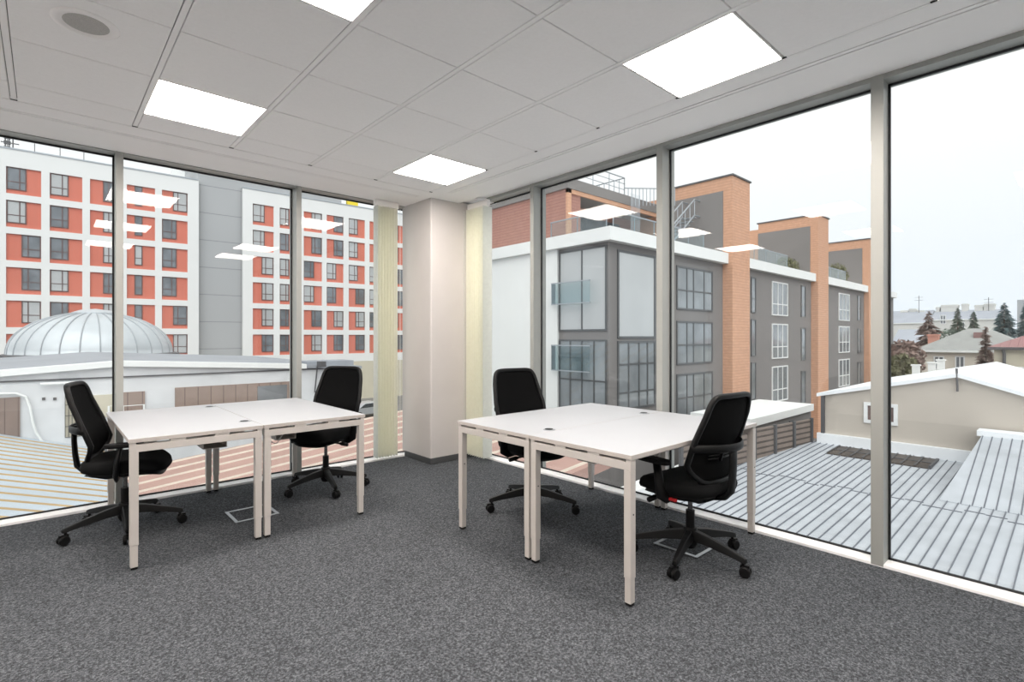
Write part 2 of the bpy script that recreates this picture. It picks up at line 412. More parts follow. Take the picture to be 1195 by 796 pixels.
# ------------------------------------------------------------------ office chairs
def superell(w, d, n, N=40):
    out = []
    for i in range(N):
        t = 2*PI*i/N; c, s_ = math.cos(t), math.sin(t)
        out.append((w*abs(c)**(2/n)*(1 if c >= 0 else -1), d*abs(s_)**(2/n)*(1 if s_ >= 0 else -1)))
    return out
def back_pt(x, h):
    """point of the backrest surface: x across, h 0..1 up. Chair faces +y."""
    z = .50 + .50*h
    y = -.205 - .02*math.sin(h*PI*.9) - .080*h*h + .035*(1-h)*(1-h)*0
    y += .95*x*x*(1-.35*h)      # side wings curve forward
    y += .045*math.exp(-((h-.28)/.25)**2)
    return Vector((x, y, z))
def back_half(h):
    lo = .165+.068*math.sin(min(1, h/.34)*PI/2)
    return lo-.050*max(0, (h-.34)/.66)**1.1
def make_chair(lift=0.0, base_rot=0.0):
    e = empty('office_chair')
    # five-armed base
    MB().lathe([(.0, .062), (.03, .062), (.042, .085), (.045, .15), (.038, .185), (.0, .185)], n=24).build('base_hub', BLACK, e, smooth=False, bevel=.002)
    for k in range(5):
        t = base_rot + 2*PI*k/5; M = Matrix.Rotation(t, 4, 'Z')
        q = MB()
        prof = [(.03, .030, .112, .172), (.12, .026, .108, .158), (.25, .021, .092, .128), (.325, .018, .078, .108), (.345, .014, .076, .100)]
        rings = []
        for (rr, hw, z0, z1) in prof:
            rings.append([q.b.verts.new(M @ Vector(p)) for p in ((rr, -hw, z0), (rr, hw, z0), (rr, hw*.62, z1), (rr, -hw*.62, z1))])
        for A, B in zip(rings, rings[1:]):
            for j in range(4): q.b.faces.new((A[j], A[(j+1)%4], B[(j+1)%4], B[j]))
        q.b.faces.new(rings[0][::-1]); q.b.faces.new(rings[-1])
        arm = q.build('base_leg', BLACK, e, bevel=.004)
        sw = random.uniform(0, 2*PI)
        MC = Matrix.Translation(M @ Vector((.325, 0, 0))) @ Matrix.Rotation(t+PI/2+.5*math.sin(k*2.3), 4, 'Z')
        c = MB()
        for sd in (-1, 1):
            pr = [(.0, .006*sd), (.026, .006*sd), (.030, .010*sd), (.030, .021*sd), (.024, .026*sd), (.0, .026*sd)]
            c.lathe(pr, (.0, -.012, .030), n=20, axis='x')
        c.tube([(0, 0, .03), (0, 0, .085)], .009, 8)
        c.box(-.010, -.034, .030, .010, .014, .066)
        for v in c.b.verts: v.co = MC @ v.co
        c.build('castor', FOOT, arm, bevel=.0)
    zl = lift
    MB().tube([(0, 0, .16), (0, 0, .285)], .026, 16).build('lift_sleeve', BLACK, e)
    MB().tube([(0, 0, .285), (0, 0, .37+zl)], .014, 16).build('gas_lift', CHROME, e)
    # mechanism
    q = MB(); q.hexa([(-.06, -.10, .355+zl), (.06, -.10, .355+zl), (.06, .12, .365+zl), (-.06, .12, .365+zl)],
                     [(-.13, -.20, .405+zl), (.13, -.20, .405+zl), (.16, .17, .405+zl), (-.16, .17, .405+zl)])
    mech = q.build('seat_mechanism', BLACK, e, bevel=.008)
    for sd in (-1, 1):
        q = MB(); q.tube([(.08*sd, .08, .385+zl), (.19*sd, .09, .380+zl), (.215*sd, .09, .378+zl), (.27*sd, .092, .372+zl)], [.008, .008, .016, .015], 12)
        q.build('lever', BLACK, mech, smooth=True)
    # seat pan and cushion
    def pad(z0, z1, w, d, n, dz, m, name, nm=.06):
        q = MB(); N = 48; rings = []
        lev = [(0.0, .90), (.12, .975), (.45, 1.0), (.78, .975), (.93, .91), (1.0, .78)]
        for (f, sc) in lev:
            ring = []
            for (x, y) in superell(w*sc, d*sc, n, N):
                z = z0+(z1-z0)*f
                yy = y/d
                z -= dz*max(0, yy-.35)**2*2.2*(1 if f > .3 else .6)      # waterfall front
                z += .012*max(0, -yy-.4)
                z += .02*(x/w)**2*f*.5
                ring.append(q.b.verts.new((x, y+.02, z)))
            rings.append(ring)
        for A, B in zip(rings, rings[1:]):
            for j in range(N): q.b.faces.new((A[j], A[(j+1)%N], B[(j+1)%N], B[j]))
        cts = []
        for (ring, f) in ((rings[0], 0), (rings[-1], 1)):
            for sc in (.5,):
                inner = []
                for v in ring:
                    x, y = v.co.x*sc, (v.co.y-.02)*sc+.02
                    z = z0+(z1-z0)*f - (.006 if f else 0)
                    inner.append(q.b.verts.new((x, y, z)))
                for j in range(N): q.b.faces.new((ring[j], ring[(j+1)%N], inner[(j+1)%N], inner[j]))
                q.b.faces.new(inner)
        return q.build(name, m, e, smooth=True)
    pad(.395+zl, .425+zl, .225, .215, 3.2, .05, BLACK, 'seat_pan')
    pad(.418+zl, .495+zl, .250, .245, 3.4, .05, FABRIC, 'seat')
    # backrest frame: a closed loop following the curved back
    loop = []
    N = 64
    for i in range(N):
        t = 2*PI*i/N; c, s_ = math.cos(t), math.sin(t)
        ex = abs(c)**(2/8)*(1 if c >= 0 else -1); ey = abs(s_)**(2/8)*(1 if s_ >= 0 else -1)
        h = .5+.5*ey
        loop.append(back_pt(back_half(h)*ex*(1 if h > .12 else .9+.1*h/.12), h)+Vector((0, 0, zl)))
    q = MB(); rings = []
    cen = sum(loop, Vector())/N
    for i, p in enumerate(loop):
        d_ = (loop[(i+1)%N]-loop[i-1]).normalized(); nrm = Vector((0, 1, .12)).normalized()
        a = d_.cross(nrm).normalized()
        if a.dot(p-cen) < 0: a = -a
        ww, tt = .014, .015
        rings.append([q.b.verts.new(p+a*x*ww+nrm*y*tt) for x, y in ((1, -.5), (.6, -1), (-.6, -1), (-1, -.5), (-1, .5), (-.6, 1), (.6, 1), (1, .5))])
    for i in range(N):
        A, B = rings[i], rings[(i+1)%N]
        for j in range(8): q.b.faces.new((A[j], A[(j+1)%8], B[(j+1)%8], B[j]))
    bk = q.build('backrest', BLACK, e, smooth=True)
    q = MB(); NX, NZ = 14, 20; g = []
    for j in range(NZ+1):
        row = []
        for i in range(NX+1):
            h = .015+.97*j/NZ
            c = 1-max(0, (abs(h-.5)-.42)/.08)**2*.06
            row.append(q.b.verts.new(back_pt(back_half(h)*(-1+2*i/NX)*c*.985, h)+Vector((0, 0, zl))))
        g.append(row)
    for j in range(NZ):
        for i in range(NX): q.b.faces.new((g[j][i], g[j][i+1], g[j+1][i+1], g[j+1][i]))
    net = q.build('mesh_net', NET, bk, smooth=True); sd = net.modifiers.new('thick', 'SOLIDIFY'); sd.thickness = .0015
    # lumbar pad behind the mesh
    q = MB()
    for h in (.27, .31, .35, .39):
        q.tube([back_pt(x, h)+Vector((0, -.016, zl)) for x in (-.10, -.05, 0, .05, .10)], .005, 6, squash=(1, 1))
    q.tube([back_pt(.0, h)+Vector((0, -.02, zl)) for h in (.24, .42)], .008, 6)
    q.build('lumbar_support', FOOT, bk, smooth=True)
    # curved carrier behind the back: band across and two uprights down to the seat
    q = MB()
    band = [back_pt(x, .42)+Vector((0, -.075*(1-(x/.236)**2)-.012, zl)) for x in [-.236+.472*i/12 for i in range(13)]]
    q.tube(band, .019, 8, squash=(.5, 1.25))
    b0 = back_pt(0, .42)+Vector((0, -.072, zl))
    q.tube([b0+Vector((0, .0, .012)), b0+Vector((0, -.002, -.09)), Vector((0, b0.y+.004, .53+zl)), Vector((0, -.262, .455+zl)), Vector((0, -.225, .415+zl)), Vector((0, -.13, .392+zl))], [.019, .018, .019, .021, .022, .020], 12, squash=(1.75, .75))
    q.build('back_carrier', BLACK, e, smooth=True)
    # armrests
    for s1 in (-1, 1):
        q = MB()
        q.tube([(.14*s1, .0, .398+zl), (.225*s1, .0, .392+zl), (.268*s1, .005, .42+zl), (.276*s1, .012, .50+zl), (.276*s1, .03, .60+zl)], [.016, .020, .024, .022, .018], 10, squash=(.7, 1.4))
        ar = q.build('armrest', BLACK, e, smooth=True)
        q = MB()
        sh = superell(.040, .118, 3, 28)
        q.hexa([(.272*s1+x*.86, .06+y*.95, .600+zl) for x, y in sh], [(.272*s1+x, .06+y, .612+zl) for x, y in sh])
        q.hexa([(.272*s1+x, .06+y, .612+zl) for x, y in sh], [(.272*s1+x*.93, .06+y*.97, .626+zl) for x, y in sh])
        q.build('arm_pad', FOOT, ar, bevel=.002)
    tg = MB().box(-.245, -.075, .395+zl, -.228, -.03, .410+zl).build('tag', RED, e); tag(tg, 'small red tag under the seat edge')
    return e
random.seed(3)
CH = [  # x, y, facing angle (degrees, direction the sitter looks), lift, base rotation
    (.415, 4.445, -17, .01, math.radians(14), 'black office chair seen side-on at the left end of the left desks'),
    (1.83, 4.46, 214, .04, math.radians(65), 'black mesh office chair at the right end of the left desks, beside the blind'),
    (2.80, 2.86, -100, .055, math.radians(54), 'black mesh office chair facing us behind the right desks, near the column'),
    (2.885, 1.595, 84, .0, math.radians(57), 'black office chair turned away from us, in front of the right desks'),
]
for (x, y, a, lf, br, lab) in CH:
    c = make_chair(lf, br); c.location = (x, y, 0); c.rotation_euler.z = math.radians(a-90)
    tag(c, lab, 'chair', 'black office chairs at the desks')

# ------------------------------------------------------------------ floor boxes
for (x, y, lab) in ((1.01, 4.05, 'steel-framed floor socket box in the carpet under the left desks'), (2.90, 1.56, 'steel-framed floor socket box in the carpet beneath the turned-away chair')):
    e = empty('floor_box', (x, y, 0), label=lab, cat='floor box', group='floor socket boxes')
    a = .30; t = .022; q = MB()
    q.box(0, 0, 0, a, t, .004); q.box(0, a-t, 0, a, a, .004); q.box(0, t, 0, t, a-t, .004); q.box(a-t, t, 0, a, a-t, .004)
    q.build('frame', STEEL, e, bevel=.001)
    MB().box(t+.003, t+.003, 0, a-t-.003, a-t-.003, .003).build('lid', CARPET, e)

# ------------------------------------------------------------------ vertical blinds pushed into stacks
def blind(name, P0, step, depthv, n, label):
    e = empty(name, (0, 0, 0), label=label, cat='blind', group='stacked vertical blinds beside the column')
    P0 = Vector(P0); step = Vector(step); dv = Vector(depthv)
    for i in range(n):
        p = P0+step*i; q = MB(); nn = 5; th = step.normalized()*.0012
        jit = step.normalized()*random.uniform(-.004, .004)
        lo = []; hi = []
        for k in range(nn+1):
            f = k/nn; w_ = p+dv*f+step.normalized()*(.006*math.sin(f*PI))+jit*f
            lo.append(w_)
        pts = lo+[v+th for v in lo[::-1]]
        q.prism([Vector((v.x, v.y, .045+.004*random.random())) for v in pts], (0, 0, 2.66))
        z0 = None
        s_ = q.build('slat', SLATW if i == 0 else SLAT, e)
        MB().tube([Vector((p.x, p.y, .055)), Vector((p+dv).xyz)+Vector((0, 0, .055))], .0022, 5).build('bottom_weight', SLATW, s_)
    a = P0-step*.5; b = P0+step*(n)
    q = MB(); mid = dv*.5; hw = dv.normalized()*.02
    q.hexa([a+mid-hw+Vector((0,0,2.71)), b+mid-hw+Vector((0,0,2.71)), b+mid+hw+Vector((0,0,2.71)), a+mid+hw+Vector((0,0,2.71))],
           [a+mid-hw+Vector((0,0,2.775)), b+mid-hw+Vector((0,0,2.775)), b+mid+hw+Vector((0,0,2.775)), a+mid+hw+Vector((0,0,2.775))])
    q.build('head_rail', PAINT, e)
    q = MB(); q.tube([b+Vector((0, 0, 2.70)), b+Vector((0, 0, .25))], .0025, 5); q.build('cord', SLATW, e)
    return e
blind('vertical_blind', (2.585, 4.955, 0), (.033, 0, 0), (.012, .122, 0), 8, 'stack of pale yellow vertical blind slats left of the corner column')
blind('vertical_blind', (3.412, 4.235, 0), (0, .036, 0), (.127, .0, 0), 9, 'stack of pale yellow vertical blind slats right of the corner column')
# ================================================================== OUTSIDE
GZ = -6.5
GROUND = mat('asphalt', (120, 118, 116), .9, noise=.15, nscale=.5)
WRENDER = mat('white_render', (226, 227, 226), .85, noise=.02, nscale=.4)
CLAD = stripes('red_cladding', (206, 118, 99), (194, 112, 94), 0, .62, .05, .7, .05, .3)
GREYPANEL = stripes('grey_panel', (168, 170, 172), (140, 142, 145), 2, 2.9, .03, .6, .04, .2)
WFRAME = mat('window_frame_brown', (104, 84, 82), .5)
WGREY = mat('window_frame_grey', (84, 86, 88), .5)
WWHITE = mat('window_frame_white', (225, 226, 226), .5)
def pane_mat(name, col, mixn=.35, sc=.8):
    m = mat(name, col, .06, 0, mixn, sc, spec=.9); return m
PANE = pane_mat('pane_dark', (112, 118, 124)); PANE2 = pane_mat('pane_curtain', (180, 183, 184), .06, .5)
PANEG = pane_mat('pane_grey', (128, 134, 138), .3, .5)
WALLOLD = mat('old_white_wall', (214, 216, 218), .9, noise=.07, nscale=1.2, bump=.3, bscale=4)
WALLDIRT = mat('old_wall_band', (196, 200, 204), .9, noise=.1, nscale=1.6)
SHUT = stripes('brown_shutter', (150, 132, 122), (118, 102, 94), 0, .42, .08, .7, .08, 2)
SHUTX = stripes('brown_shutter_door', (138, 122, 114), (110, 96, 90), 0, .30, .08, .7, .08, 2)
DOMEM = mat('dome_zinc', (192, 198, 202), .45, .3, noise=.08, nscale=.8)
DOMER = mat('dome_rib', (168, 173, 178), .5, .3)
ROOFG = mat('flat_roof_felt', (150, 154, 160), .9, noise=.08, nscale=.5)
ROOFB = mat('pale_roof_sheet', (186, 197, 206), .6, noise=.06, nscale=.7)
OCHRE = mat('ochre_rib', (178, 152, 112), .7, noise=.12, nscale=2)
ROOFR = mat('rust_roof_sheet', (172, 140, 130), .8, noise=.10, nscale=.9)
RIBW = mat('pale_rib', (206, 194, 180), .7, noise=.1, nscale=2)
ZINC = mat('zinc_sheet', (182, 187, 193), .6, .1, noise=.10, nscale=1.6)
ZSEAM = mat('zinc_seam', (112, 116, 124), .6, .2, noise=.1, nscale=2)
GWALL = mat('dark_grey_render', (124, 121, 120), .85, noise=.03, nscale=.6)
GPANEL = mat('grey_fin_panel', (128, 124, 122), .8, noise=.04, nscale=.8)
BRICK = stripes('orange_brick', (204, 158, 130), (188, 144, 118), 2, .17, .2, .85, .10, 5)
BRICKD = stripes('red_brown_brick', (166, 122, 110), (146, 106, 97), 2, .17, .2, .85, .08, 5)
BAND = mat('white_band', (232, 234, 233), .7, noise=.02, nscale=1)
METAL = mat('galvanised_rail', (168, 174, 180), .4, .5)
METALD = mat('dark_flashing', (92, 92, 94), .6, .2)
BEIGE = mat('beige_render', (186, 178, 168), .9, noise=.06, nscale=.5, bump=.2, bscale=3)
WROOF = mat('white_roof_sheet', (236, 239, 242), .6, noise=.02, nscale=.5)
DARKBR = stripes('dark_slats', (128, 116, 108), (80, 72, 68), 2, .17, .35, .85, .1, 3)
CREAM = mat('cream_render', (214, 206, 194), .9, noise=.04, nscale=.5)
PALE = mat('pale_facade', (208, 208, 205), .9, noise=.04, nscale=.15)
SLATE = mat('slate_roof', (158, 163, 172), .8, noise=.06, nscale=.4)
GREYR = mat('grey_roof_tile', (150, 152, 150), .85, noise=.08, nscale=1)
BURG = stripes('burgundy_roof', (150, 112, 112), (130, 94, 96), 1, .5, .12, .8, .08, 1)
OLIVE = mat('olive_stone', (198, 192, 174), .9, noise=.06, nscale=.5)
CHIM = mat('orange_chimney', (196, 140, 124), .8)
NEEDLE = mat('conifer_green', (98, 112, 100), .95, noise=.25, nscale=1.5)
NEEDLEB = mat('blue_spruce', (92, 116, 120), .95, noise=.25, nscale=1.5)
BROWNT = mat('brown_twigs', (132, 112, 104), .95, noise=.2, nscale=1.5)
BARK = mat('bark', (90, 78, 70), .95)
BUSH = mat('hedge_leaves', (112, 112, 84), .95, noise=.3, nscale=3)
YELLOW = mat('yellow_sign', (232, 208, 50), .6)
CARP = mat('silver_car_paint', (196, 200, 204), .3, .4, coat=.5)
CARG = mat('car_glass', (60, 66, 72), .1)

tag(box_at('ground', GROUND, None, -90, 5.6, GZ-.4, 260, 200, GZ), kind='structure')
tag(box_at('ground_beyond', GROUND, None, 4.2, -110, GZ-.4, 260, 5.6, GZ), kind='structure')

class Face:
    """a facade plane: local s along it, d towards the viewer, z up; everything built in the building's own frame"""
    def __init__(s, o, d, n): s.o = Vector(o); s.d = Vector(d).normalized(); s.n = Vector(n).normalized()
    def px(s, px, py):
        r_ = ray(px, py); k = ((s.o-Vector((0, 0, 0))).dot(s.n))/(r_.x*s.n.x+r_.y*s.n.y)
        p = Vector((r_.x*k, r_.y*k, H+r_.z*k)); return (p-s.o).dot(s.d), p.z
    def P(s, a, dep, z): return s.o+s.d*a+s.n*dep+Vector((0, 0, z))
    def box(s, mb, a0, a1, z0, z1, d0, d1):
        """d positive = out towards the viewer"""
        mb.hexa([s.P(a0, d0, z0), s.P(a1, d0, z0), s.P(a1, d1, z0), s.P(a0, d1, z0)],
                [s.P(a0, d0, z1), s.P(a1, d0, z1), s.P(a1, d1, z1), s.P(a0, d1, z1)])
def window_part(F, parent, a0, a1, z0, z1, dep=0.0, fr=WFRAME, pn=PANE, cols=(.66,), rows=(.32,), t=.07, recess=.12, name='window'):
    q = MB(); f0, f1 = dep+.0, dep+.06
    for (x0, x1, y0, y1) in ((a0, a1, z0, z0+t), (a0, a1, z1-t, z1), (a0, a0+t, z0+t, z1-t), (a1-t, a1, z0+t, z1-t)): F.box(q, x0, x1, y0, y1, f0, f1)
    for c in cols: x = a0+(a1-a0)*c; F.box(q, x-t*.45, x+t*.45, z0+t, z1-t, f0, f1-.008)
    for c in rows: y = z0+(z1-z0)*c; F.box(q, a0+t, a1-t, y-t*.4, y+t*.4, f0, f1-.014)
    w_ = q.build(name, fr, parent)
    q = MB(); F.box(q, a0+t*.5, a1-t*.5, z0+t*.5, z1-t*.5, dep-.02, dep+.02); q.build('pane', pn, w_)
    return w_

# ---- the white and red apartment building
FR = Face((.5, 62.6, 0), (.99929, -.0377, 0), (-.0377, -.99929, 0))
RB = empty('apartment_building', label='long white apartment building with red panels and a grey middle section', cat='building')
zt1 = FR.px(58, 201.3)[1]; zb6 = zt1-5*FR.px(58, 201.3)[1]*0
pitch = (FR.px(58, 201.3)[1]-FR.px(58, 389.8)[1])/5; ph = pitch*.80
top = FR.px(58, 181.5)[1]
S_ = lambda x: FR.px(x, 390)[0]
bays = [((-84, -46), 'LLRRLR'), ((-40, -1), 'RLLRRL'), ((7, 48), 'LLRRRR'), ((58, 96), 'LLLLLL'), ((105, 140), 'RRRRRR'), ((148, 181), 'CCCCCC'), ((189, 219), 'RLLLRR'),
        ((295, 319.5), 'LLRRRR'), ((326.5, 346), 'LLLLLL'), ((354.5, 376), 'RRLLRR'), ((381.3, 401), 'RRLLRR'), ((407, 426), 'LLLRRR'), ((431.3, 450), 'RRLLLR'),
        ((455, 473), 'LLRRLR'), ((478, 496), 'RRLLRR')]
wl = MB(); zg = GZ
s0 = S_(-130); sA, sB, sE = S_(232), S_(283.5), S_(520)
rows = [(zt1-i*pitch-ph, zt1-i*pitch) for i in range(6)]
def grid(sa, sb, bb):
    # piers and floor bands stand proud of the red cladding
    edges = [sa]+[x for b in bb for x in (S_(b[0][0]), S_(b[0][1]))]+[sb]
    for i in range(0, len(edges), 2): FR.box(wl, edges[i], edges[i+1], rows[-1][0]-1.0, top, -.4, 0)
    for b in bb:
        a, c = S_(b[0][0]), S_(b[0][1]); zz = [top]+[v for r_ in rows for v in (r_[1], r_[0])]+[rows[-1][0]-1.0]
        for i in range(0, len(zz), 2): FR.box(wl, a, c, zz[i+1], zz[i], -.4, 0)
LB = [b for b in bays if b[0][1] < 230]; RBB = [b for b in bays if b[0][0] > 280]
grid(s0, sA, LB); grid(sB, sE, RBB)
FR.box(wl, s0, sE, zg, top-.05, -14, -.9)
wl.build('wall', WRENDER, RB)
q = MB(); FR.box(q, s0, sE, zg, rows[-1][0]-1.0, -.8, -.02); q.build('plinth', OLIVE, RB)
q = MB()
for b in LB+RBB: FR.box(q, S_(b[0][0]), S_(b[0][1]), rows[-1][0]-.1, rows[0][1]+.1, -.35, -.16)
q.build('cladding', CLAD, RB)
q = MB(); FR.box(q, sA, S_(401), zg, top+4.5, -12, -.7); q.build('stair_tower', GREYPANEL, RB)
q = MB(); FR.box(q, s0, sA, top, top+.12, -1, .06); FR.box(q, sB, sE, top, top+.12, -1, .06); q.build('parapet_cap', METAL, RB)
q = MB(); FR.box(q, S_(205), S_(221), top+.1, top+1.5, -6, -3); q.build('roof_box', WRENDER, RB)
q = MB()
za = top+1.1
q.tube([FR.P(S_(-60), -.5, za), FR.P(S_(98), -.5, za)], .035, 5)
for x in (-60, -20, 8, 40, 70, 98): q.tube([FR.P(S_(x), -.5, top), FR.P(S_(x), -.5, za)], .03, 5)
q.build('roof_rail', METALD, RB)
rnd = random.Random(5)
for (bx, pat) in bays:
    a, c = S_(bx[0]), S_(bx[1]); wd = c-a
    for i, (z0, z1) in enumerate(rows):
        p_ = pat[i]; ww = wd*(.58 if p_ != 'C' else .30)
        x0 = a if p_ == 'L' else (c-ww if p_ == 'R' else a+wd*.26)
        cols = (.66,) if p_ == 'L' else ((.34,) if p_ == 'R' else ())
        window_part(FR, RB, x0+.02, x0+ww-.02, z0+ph*.16, z1, -.16, WFRAME, PANE2 if rnd.random() < .45 else PANE, cols, (.36,), .085, .10)
q = MB(); a, b = S_(417), S_(430); tw = (a+b)/2
FR.box(q, a, b, top+.55, top+1.7, -3.6, -3.2); FR.box(q, tw-.1, tw+.1, top-.1, top+.6, -3.5, -3.3)
tag(q.build('roof_sign', YELLOW, None), 'small yellow box on the roof edge of the apartment building', 'sign')
q = MB(); p = FR.P(S_(3), -2.2, 0)
for i in range(3): q.tube([p+Vector((.25*i, 0, top-.2)), p+Vector((.25*i, 0, top+2.0+.3*i))], .05, 5)
for z in (.6, 1.1, 1.6): q.tube([p+Vector((-.3, 0, top+z)), p+Vector((.9, 0, top+z))], .05, 5); q.box(p.x-.1, p.y-.1, top+z-.15, p.x+.35, p.y+.1, top+z+.15)
tag(q.build('roof_antenna', METALD, None), 'dark antenna cluster on the roof at the far left edge', 'antenna')

# ---- low old building with the gabled front, in front of it
YV = 22.0
LW = empty('low_building', label='low old white building with a flat grey roof and brown shutters, before the dome', cat='building')
zE = lambda x: .50-(.069*max(0, 1.9-x))-.053*max(0, x-1.9)
def profile(x0, x1, n=8): return [x0+(x1-x0)*i/n for i in range(n+1)]
XL0, XR0 = -14.0, on_y(418.5, 450, YV).x
q = MB()
for (xa, xb) in ((XL0, 1.9), (1.9, XR0)):
    q.hexa([(xa, YV, GZ), (xb, YV, GZ), (xb, YV+16, GZ), (xa, YV+16, GZ)], [(xa, YV, zE(xa)-.16), (xb, YV, zE(xb)-.16), (xb, YV+16, zE(xb)-.16), (xa, YV+16, zE(xa)-.16)])
q.build('wall', WALLOLD, LW)
q = MB()
for (xa, xb) in ((XL0, 1.9), (1.9, XR0+.1)):
    q.hexa([(xa, YV-.12, zE(xa)-.15), (xb, YV-.12, zE(xb)-.15), (xb, YV+16, zE(xb)-.15), (xa, YV+16, zE(xa)-.15)], [(xa, YV-.12, zE(xa)-.02), (xb, YV-.12, zE(xb)-.02), (xb, YV+16, zE(xb)-.02), (xa, YV+16, zE(xa)-.02)])
q.build('roof', ROOFG, LW)
q = MB()
for (xa, xb) in ((XL0, 1.9), (1.9, XR0-2.4)):
    q.hexa([(xa, YV-.20, zE(xa)-.17), (xb, YV-.20, zE(xb)-.17), (xb, YV+.25, zE(xb)-.17), (xa, YV+.25, zE(xa)-.17)], [(xa, YV-.20, zE(xa)+.02), (xb, YV-.20, zE(xb)+.02), (xb, YV+.25, zE(xb)+.02), (xa, YV+.25, zE(xa)+.02)])
q.build('eave', BAND, LW)
q = MB(); q.box(XL0, YV-.06, -.06, XR0, YV+.01, -.015); q.build('ledge', METALD, LW)
q = MB(); q.box(XR0-2.2, YV+.3, 0, XR0-.1, YV+1.6, zE(XR0)+.22); q.build('roof_step', ROOFG, LW)
def wallrect(name, m, x0, x1, y0, y1, dep=.06, out=0.0, pat=None):
    a = on_y(x0, y0, YV-out); b = on_y(x1, y1, YV-out)
    q = MB(); q.box(min(a.x, b.x), YV-out-.01, min(a.z, b.z), max(a.x, b.x), YV-out+dep, max(a.z, b.z)); return q.build(name, m, LW)
A = on_y(204, 452.5, YV); 
q = MB(); q.box(A.x, YV-.05, A.z-.72, on_y(340, 443, YV).x, YV+.05, A.z); o = q.build('shutter', SHUT, LW)
q = MB(); q.box(on_y(300, 450, YV).x, YV-.09, A.z-.70, on_y(334, 450, YV).x, YV-.03, A.z-.12); q.build('window', PANEG, LW)
q = MB(); q.box(on_y(133, 455, YV).x, YV-.05, A.z-.85, on_y(169, 455, YV).x, YV+.05, A.z-.06); q.build('shutter', SHUT, LW)
q = MB(); q.box(on_y(106, 455, YV).x, YV-.05, A.z-.85, on_y(133, 455, YV).x, YV+.05, A.z-.10); q.build('window', OLIVE, LW)
q = MB(); q.box(on_y(-60, 455, YV).x, YV-.05, -2.1, on_y(23.5, 455, YV).x, YV+.05, on_y(10, 464, YV).z); q.build('door', SHUTX, LW)
a, b = on_y(76, 460, YV), on_y(100, 508, YV)
q = MB(); q.box(a.x, YV-.03, b.z, b.x, YV+.02, a.z); wn = q.build('window', OLIVE, LW)
q = MB()
for i in range(7): x = a.x+(b.x-a.x)*i/6; q.tube([(x, YV-.07, b.z), (x, YV-.07, a.z)], .010, 5)
for i in range(5): z = b.z+(a.z-b.z)*i/4; q.tube([(a.x, YV-.07, z), (b.x, YV-.07, z)], .010, 5)
q.build('grille', METALD, wn)
for x0 in (49, 62):
    a = on_y(x0, 464, YV); q = MB(); q.box(a.x, YV-.03, a.z-.09, a.x+.08, YV+.02, a.z); q.build('vent', METALD, LW)
a, b = on_y(47, 448, YV), on_y(87, 448, YV)
tag(MB().tube([(a.x, YV-.16, a.z), (b.x, YV-.16, a.z)], .045, 10).tube([(a.x+.2, YV, a.z), (a.x+.2, YV-.16, a.z)], .02, 6).tube([(b.x-.2, YV+.01, a.z), (b.x-.2, YV-.16, a.z)], .02, 6).build('tube_light', BAND), 'white tube light fitting on the old white wall', 'light')
pts = [on_y(x, y, YV-.09) for x, y in ((-20, 463), (0, 459.5), (18, 459), (30, 463), (35, 475), (38, 492), (42, 505), (49, 515), (62, 519), (80, 522))]
tag(MB().tube(pts, .035, 8).build('drain_pipe', BAND), 'bent white pipe running down the old white wall', 'pipe')
q = MB()
for (x0, x1) in ((127, 140), (143.5, 168)):
    a = on_y(x0, 474, 20.6); b = on_y(x1, 474, 20.6)
    q.tube([(a.x, 20.6, -2.40), (a.x, 20.6, a.z), (b.x, 20.6, a.z), (b.x, 20.6, -2.40)], .03, 6)
tag(q.build('hand_rail', BAND), 'white tube handrail before the brown shutters', 'railing')
q = MB(); p = on_y(374, 425, YV-.3); q.box(p.x-.12, YV-.6, p.z-.1, p.x+.12, YV-.21, p.z+.12); q.tube([(p.x-.1, YV-.24, p.z), (p.x-.18, YV-.14, p.z-1.2)], .03, 6)
tag(q.build('floodlight', METALD), 'small dark floodlight at the right end of the white eave', 'light')

# ---- dome
q0 = Vector((2.55, 44.6, 0))
DM = empty('dome', (q0.x, q0.y, .2), label='ribbed zinc dome behind the low white building', cat='dome')
R, hh = 4.35, 2.75
prof = [(R*math.cos(t), hh*math.sin(t)**.92) for t in [i/16*PI/2 for i in range(16)]]
MB().lathe([(R+.25, -.6), (R+.25, -.02), (R, 0)]+prof[1:]+[(.9, hh)], n=64).build('dome_shell', DOMEM, DM, smooth=True)
for k in range(28):
    t = 2*PI*k/28
    MB().tube([(r_*math.cos(t), r_*math.sin(t), z+.02) for r_, z in prof if r_ > .8], .04, 5).build('rib', DOMER, DM)
MB().lathe([(0, hh-.1), (1.25, hh-.12), (1.25, hh-.02), (.8, hh+.16), (0, hh+.26)], n=32).build('dome_cap', DOMEM, DM)
MB().lathe([(R+.3, -.12), (R+.42, -.12), (R+.42, 0), (R+.2, .04)], n=64).build('base_ring', METALD, DM)

# ---- roofs between the buildings
def plane_roof(name, label, x0, x1, y0, y1, zf, msheet, mrib, ribs, ribw, ribh, along='x', joints=(), thick=.25):
    e = empty(name, label=label, cat='roof')
    q = MB(); q.hexa([(x0, y0, zf(x0)-thick), (x1, y0, zf(x1)-thick), (x1, y1, zf(x1)-thick), (x0, y1, zf(x0)-thick)], [(x0, y0, zf(x0)), (x1, y0, zf(x1)), (x1, y1, zf(x1)), (x0, y1, zf(x0))])
    q.build('roof_sheet', msheet, e)
    q = MB()
    for y in ribs:
        q.hexa([(x0, y-ribw/2, zf(x0)-.005), (x1, y-ribw/2, zf(x1)-.005), (x1, y+ribw/2, zf(x1)-.005), (x0, y+ribw/2, zf(x0)-.005)],
               [(x0, y-ribw*.3, zf(x0)+ribh), (x1, y-ribw*.3, zf(x1)+ribh), (x1, y+ribw*.3, zf(x1)+ribh), (x0, y+ribw*.3, zf(x0)+ribh)])
    q.build('standing_seams', mrib, e)
    return e
